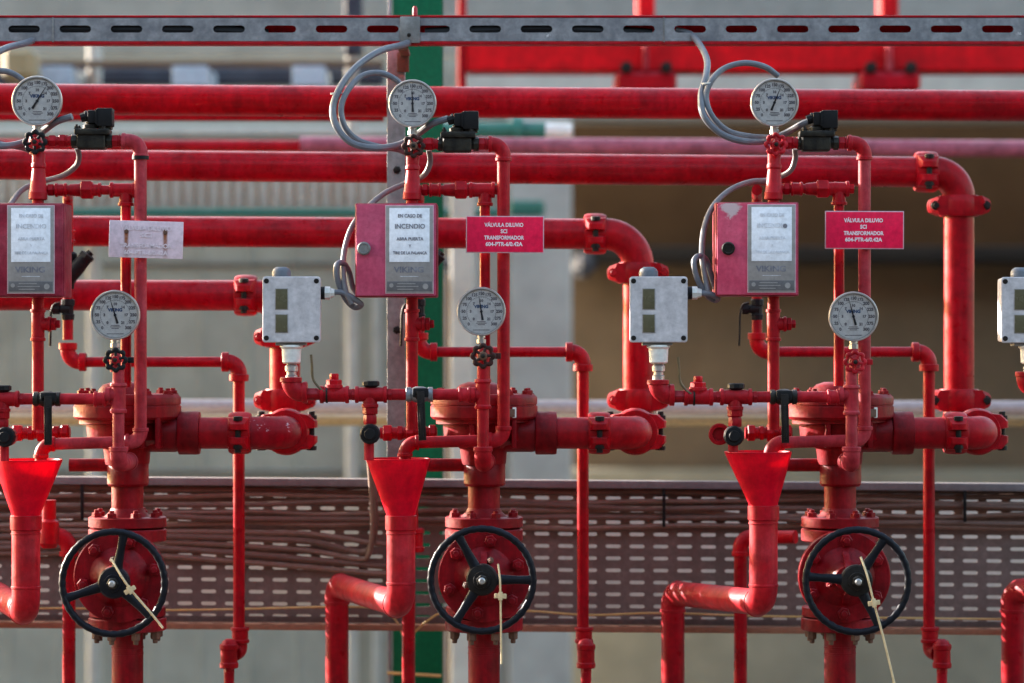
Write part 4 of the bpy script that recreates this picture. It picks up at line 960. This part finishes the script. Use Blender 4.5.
    if i: bm = bm_new(); box(bm, mid-Y*.0004, (sw_-.004, .0012, sh_-.004), .0004); rot_about(bm); obj('coloured_face', bm, 'sign', T)
    ls = [('VÁLVULA DILUVIO', 9.4, 39), ('SCI', 3.0, 6.5), ('TRANSFORMADOR', -3.4, 40), ('604-PTR-6/0.42A', -9.8, 37)]
    if i == 0: ls = [('VÁLVULA DILUVIO', 11, 51), ('SCI', 4, 12), ('TRANSFORMADOR', -6.5, 52), ('604-PTR-6/0.42A', -13.5, 44)]
    join_text(T, [(t_, mid+Vector((-.002 if i else 0, -.0014, zz*k)), .0105 if i else .012, wd*k, .00035) for t_, zz, wd in ls], 'signw' if i else 'signf', 'lettering', rz_, mid)
    if i == 0:
        for xx in (-.0385, .0375):
            bm = bm_new(); lathe(bm, mid+Vector((xx, 0, .0145)), -Y, [(0, .0042), (.0015, .0042), (.0025, .003)], 14); rot_about(bm); obj('rusty_screw', bm, 'rust', T)
    bm = bm_new(); box(bm, mid+Vector((0, .010, 0)), (.014, .012, .02), .002); obj('bracket', bm, 'dark', T)

# ---------- pressure switch boxes
def switch(cx, cy, n, label, partial=False):
    YA = -.20; k = s(YA)
    T = thing('pressure_switch', label, 'switch box', W(cx, cy+66, YA), 'grey pressure switch boxes')
    mid = W(cx, cy, YA); w2, h2 = 58*k, 66*k
    bm = bm_new(); box(bm, mid+Y*.032, (w2-.004, .052, h2-.004), .006, 3); obj('housing', bm, 'cast', T)
    # cover with rounded corners
    bm = bm_new(); pts = []
    for sx_, sz_, a0 in ((1,1,0),(-1,1,90),(-1,-1,180),(1,-1,270)):
        for j in range(6):
            a = math.radians(a0+18*j); pts.append((sx_*(w2/2-.006)+math.cos(a)*.006, sz_*(h2/2-.006)+math.sin(a)*.006))
    rings = []
    for yy, sc in ((.006, 1), (-.0015, 1), (-.003, .975)): rings.append([bm.verts.new(mid+Vector((a*sc, yy, b*sc))) for a, b in pts])
    skin(bm, rings); obj('cover', bm, 'cast', T)
    for (zz, hh) in ((10.5, 20), (-14, 17.5)):
        c_ = mid+Vector((-9.8*k, -.0030, zz*k))
        bm = bm_new(); box(bm, c_, (13.2*k, .0016, (hh+1.5)*k), .0005); fr_ = obj('window_frame', bm, 'plate', T)
        bm = bm_new(); box(bm, c_-Y*.0008, (11.5*k, .0012, hh*k), .0003); obj('window', bm, 'olive', fr_)
    for sx_ in (1,-1):
        for sz_ in (1,-1):
            bm = bm_new(); p = mid+Vector((sx_*(w2/2-4*k), -.003, sz_*(h2/2-4.5*k)))
            lathe(bm, p, -Y, [(0, 2.6*k), (.0008, 2.6*k), (.0016, 2.0*k)], 14); obj('cover_screw', bm, 'dark', T)
    prof_part(T, 'top_cap', (cx-10, cy-33, YA+.02), (cx-10, cy-42.5, YA+.02), [(0, 9.5), (.5, 9.5), (.8, 8), (1, 5)], 'cap', 24)
    prof_part(T, 'black_ring', (cx+29, cy-17+.5, YA+.02), (cx+33.5, cy-16.5, YA+.02), [(0, 6.5), (1, 6.5)], 'black', 16)
    prof_part(T, 'side_gland', (cx+33.5, cy-16.5, YA+.02), (cx+43, cy-16.5, YA+.02), [(0, 6.6), (.55, 6.6), (.6, 5), (1, 4)], 'gland', 8)
    bm = bm_new(); boxpx(bm, cx-16, cx+14, cy+33, cy+36, YA+.005, YA+.05, .001); obj('foot_plate', bm, 'strut', T)
    prof_part(T, 'neck_gland', (cx, cy+35.5, YA+.02), (cx, cy+54, YA+.02), [(0, 11), (.1, 11.8), (.22, 9.8), (.93, 9.2), (1, 7.5)], 'gland', 24)
    prof_part(T, 'threaded_nipple', (cx, cy+54, YA+.02), (cx, cy+73, YA+.02), [(0, 4.5), (.1, 5.5), (.15, 6.5), (.4, 6.5), (.45, 4.8), (.6, 4.8), (.65, 6), (1, 6)], 'steel', 14)
    return T
switch(291.5, 309.5, 0, 'grey switch box with two small windows, left of the magenta release box')
switch(658.5, 309.5, 1, 'grey switch box left of the peeled pink release box')
switch(1030, 310, 2, 'grey switch box cut by the right edge of the view')
T = thing('alarm_line', 'red elbow under the grey switch box at the right edge', 'pipe', W(1026, 395, -.2), 'alarm trim lines')
elbow(T, (1026+14, 386, -.2), (1026, 390, -.2), (1026, 372, -.2), 9.6, 'redw', rim=1.14, rl=5, R=12)
pipe(T, (1036, 390, -.2), (1150, 392, -.2), 5.8, 'redw')
# next bay's drain pipe at the right edge
T = thing('drain_pipe', 'thick red drain pipe with elbow at the right edge', 'pipe', down(1013, 600, HY), 'drain pipes under the funnels')
elbow(T, (1013, 612, HY), (1013, 589, HY), (1036, 592, HY-.06), 12.4, 'redw', rim=1.05, rl=3, R=17)
pipe(T, (1013, 608, HY), down(1013, 608, HY), 11.6); pipe(T, (1034, 592, HY-.06), (1125, 606, -.13), 12.4, 'redw')
# leftover vertical at the far left edge (previous bay)
T = thing('drain_pipe', 'thin strip of red drain pipe at the left edge', 'pipe', down(-18, 600, .2), 'drain pipes under the funnels')
pipe(T, (-40, 600, .1), down(-40, 600, .1), 11)

# ================================================================== CABLES
def cable(label, pts, r, mat, name='grey_cable', cat='cable', group='grey signal cables', n=10, seg=8):
    bm = bm_new(); P = [W(a, b, c_) for a, b, c_ in pts]
    sweep(bm, catmull(P, seg), r*PX, n); return tag(obj(name, bm, mat), label, cat, group)
for i, (dx, dy, sgn) in enumerate(((-376, -2, 1), (0, 0, 1))):
    pl = [(71+15, 118.5), (447+.5, 120)][i]
    f = lambda L_: [(a+(dx if i == 0 else 0), b+(dy if i == 0 else 0), c_) for a, b, c_ in L_]
    cable(['grey cable looping at the left edge from channel to left solenoid', 'outer grey cable loop from the channel to the middle solenoid'][i],
          f([(412,41,.15),(402,45,.08),(380,51,-.02),(357,66,-.08),(341,86,-.12),(333,108,-.13),(337,128,-.14),(352,143,-.14),(375,148,-.13),(398,145,-.10),(415,136,-.09),(432,124,-.11),(448,118.5,-.118)]), 3.4, 'cable')
    cable(['inner grey cable loop at the left edge around the upper left gauge', 'inner grey cable loop behind the upper middle gauge'][i],
          f([(405,92,-.07),(396,80,-.08),(380,73,-.09),(362,76,-.10),(348,90,-.12),(341,108,-.13),(345,127,-.13),(358,140,-.12),(378,146.5,-.11),(400,150,-.09),(414,158,-.08)]), 3.0, 'cable')
cable('outer grey cable from the channel curving to the right solenoid', [(676,30,.14),(690,34,.13),(700,45,.08),(707,60,0),(706,76,-.08),(701,95,-.12),(704,116,-.14),(720,133,-.14),(742,141,-.13),(765,141,-.10),(786,133,-.09),(802,124,-.11),(814,119.5,-.118)], 3.3, 'cable')
cable('inner grey cable looping behind the upper right gauge', [(778,76,-.07),(765,67,-.08),(745,63,-.09),(725,68,-.10),(712,80,-.12),(706,97,-.125),(712,116,-.13),(728,131,-.12),(750,136.5,-.11),(772,138,-.09)], 3.0, 'cable')
lower = [
 ('dusty grey cable from the left solenoid bending behind the left release box', [(77,148,-.10),(79,156,-.09),(76,166,-.08),(62,176,-.07),(40,182,-.06),(22,190,-.07),(10,205,-.12)]),
 ('dusty grey cable arching from the middle riser down the box side to the switch gland', [(429,150,-.10),(430,163,-.09),(423,176,-.08),(404,184,-.06),(385,193,-.08),(368,207,-.11),(353,225,-.13),(345,248,-.15),(343,272,-.17),(346,292,-.18),(352,304,-.18)]),
 ('dusty grey cable arching from the right riser down the box side to the switch gland', [(795,149,-.10),(795,160,-.09),(789,172,-.08),(770,180,-.06),(750,182,-.07),(730,190,-.10),(714,205,-.13),(705,225,-.15),(702,250,-.16),(704,272,-.17),(708,292,-.18)]),
]
for lb, P in lower: cable(lb, P, 2.8, 'cable2')
cable('short grey cable loop between left switch box and magenta release box', [(332,292,-.18),(344,293,-.18),(356,300,-.18),(361,305,-.17),(354,307,-.16),(345,298,-.17),(337,278,-.18),(337,265,-.18),(343,263,-.17),(349,272,-.15),(352,285,-.14),(357,294,-.13)], 2.9, 'cable')
cable('short grey cable loop between middle switch box and peeled release box', [(700,293,-.18),(710,294,-.18),(718,298,-.17),(714,300,-.16),(706,294,-.17),(697,278,-.18),(694,262,-.18),(699,256,-.17),(706,260,-.15),(711,275,-.14),(716,290,-.13)], 2.9, 'cable')
for a, b in ((337.5, 94), (709, 84)):
    bm = bm_new(); lathe(bm, W(a-1, b-1.5, -.12), Vector((.15,0,-1)), [(0, .0085), (.003, .0085)], 16)
    bmesh.ops.scale(bm, vec=(1.4,1,1), space=Matrix.Translation(-W(a,b,-.12)), verts=bm.verts)
    tag(obj('cable_tie', bm, 'gland'), 'pale cable tie on the grey loops of the '+('middle' if a < 500 else 'right')+' gauge', 'cable tie', 'pale cable ties')
# brown cables on the tray
names = ['topmost', 'second', 'third', 'fourth', 'fifth', 'sixth', 'seventh', 'eighth', 'ninth']
for j in range(6):         # run along the whole tray
    pts = []; x = -360; ph = random.random()*6
    while x < 1400:
        base = 489+j*7.2 if x < 380 else (490,497,502.5,509,516,522)[j]
        pts.append((x, base+(x-200)*.0075+2.2*math.sin(x*.011+ph)+1.0*math.sin(x*.031+2*ph)+random.uniform(-.9,.9), YT-.014-.004*(j % 2)-.003*math.sin(x*.02+ph)-(.012 if j in (2,4) else 0))); x += 62
    cable(f'brown dusty cable along the full tray, {names[j]} from the top', pts, (3.2,2.6,3.0,2.5,3.1,2.8)[j], ('brown','brown2')[j % 2], 'tray_cable', 'cable', 'brown cables on the tray', 8, 5)
for j in range(5):         # left bundle that turns up behind the middle funnel
    pts = []; x = -360
    while x < 350:
        dip = max(0, (x-120)/250)**1.5*12
        pts.append((x, 530+j*6.2+dip*(.6+.2*j)-(x < 60)*0+(x-200)*.004+1.3*math.sin(x*.014+j), YT-.016-.005*(j % 2))); x += 48
    if j in (1, 2): pts += [(358, 545+j*7, YT-.03), (372-j*1.5, 540+j*7, YT-.045), (378-j*2.6, 522+j*4, YT-.06), (377-j*2.5, 500, YT-.07), (374-j*2, 470, YT-.08), (371-j*1.5, 452, YT-.09)]
    else: pts += [(372, 543+j*7.5, YT-.03), (392, 545+j*7.2, YT-.032), (402, 546+j*7, YT-.03)]
    cable(f'brown cable of the left tray bundle ending behind the middle funnel, {names[j]} down', pts, (2.8,3.4,2.9,3.3,3.0)[j], ('brown2','brown')[j % 2], 'tray_cable', 'cable', 'brown cables on the tray', 8, 5)
for a, b, c_ in ((82,482,520), (664,483,527), (965,487,522), (-150,484,540)):
    bm = bm_new(); boxpx(bm, a-1.6, a+1.6, b, c_, YT-.040, YT-.034, .001); tag(obj('tray_tie', bm, 'black'), f'black tie binding brown cables {["left of the left gate valve","left of the right funnel","near the right edge","beyond the left edge"][[82,664,965,-150].index(a)]}', 'cable tie', 'black ties on the tray')
# dark cables lying in the slotted channel
for a_, b_, lb in ((-360, 268, 'left part of'), (425, 652, 'middle of')):
    cable(f'black cable lying inside the {lb} the slotted channel', [(a_, 34, .135), (a_+60, 31, .137), ((a_+b_)/2, 29.5, .138), (b_-60, 31, .137), (b_, 35, .14)], 6.5, 'black', 'channel_cable', 'cable', 'black cables in the channel')
# yellow cord
cable('thin yellow cord hanging along the tray, looping down beside the green column', [(-300,607,YT-.06),(-50,608,YT-.06),(80,608.5,YT-.06),(165,610,YT-.055),(240,609,YT-.055),(326,607,YT-.055),(372,608,YT-.06),(392,616,YT-.05),(404,640,YT-.03),(412,690,YT-.02)], 1.15, 'yellow', 'yellow_cord', 'cord', 'yellow cords')
cable('thin yellow cord rising left of the middle handwheel and running right', [(408,640,YT-.05),(418,629,YT-.06),(430,619,YT-.065),(445,612,YT-.07),(480,611,YT-.07),(530,611,YT-.06),(590,615,YT-.055),(660,613,YT-.055),(760,616,YT-.055),(900,618,YT-.055),(1080,620,YT-.055),(1300,622,YT-.055)], 1.15, 'yellow', 'yellow_cord', 'cord', 'yellow cords')
bm = bm_new(); sweep(bm, [W(387,673,.83), W(441,676,.83)], .0035, 8); tag(obj('yellow_cord', bm, 'yellow'), 'yellow cord tied round the foot of the green column', 'cord', 'yellow cords')
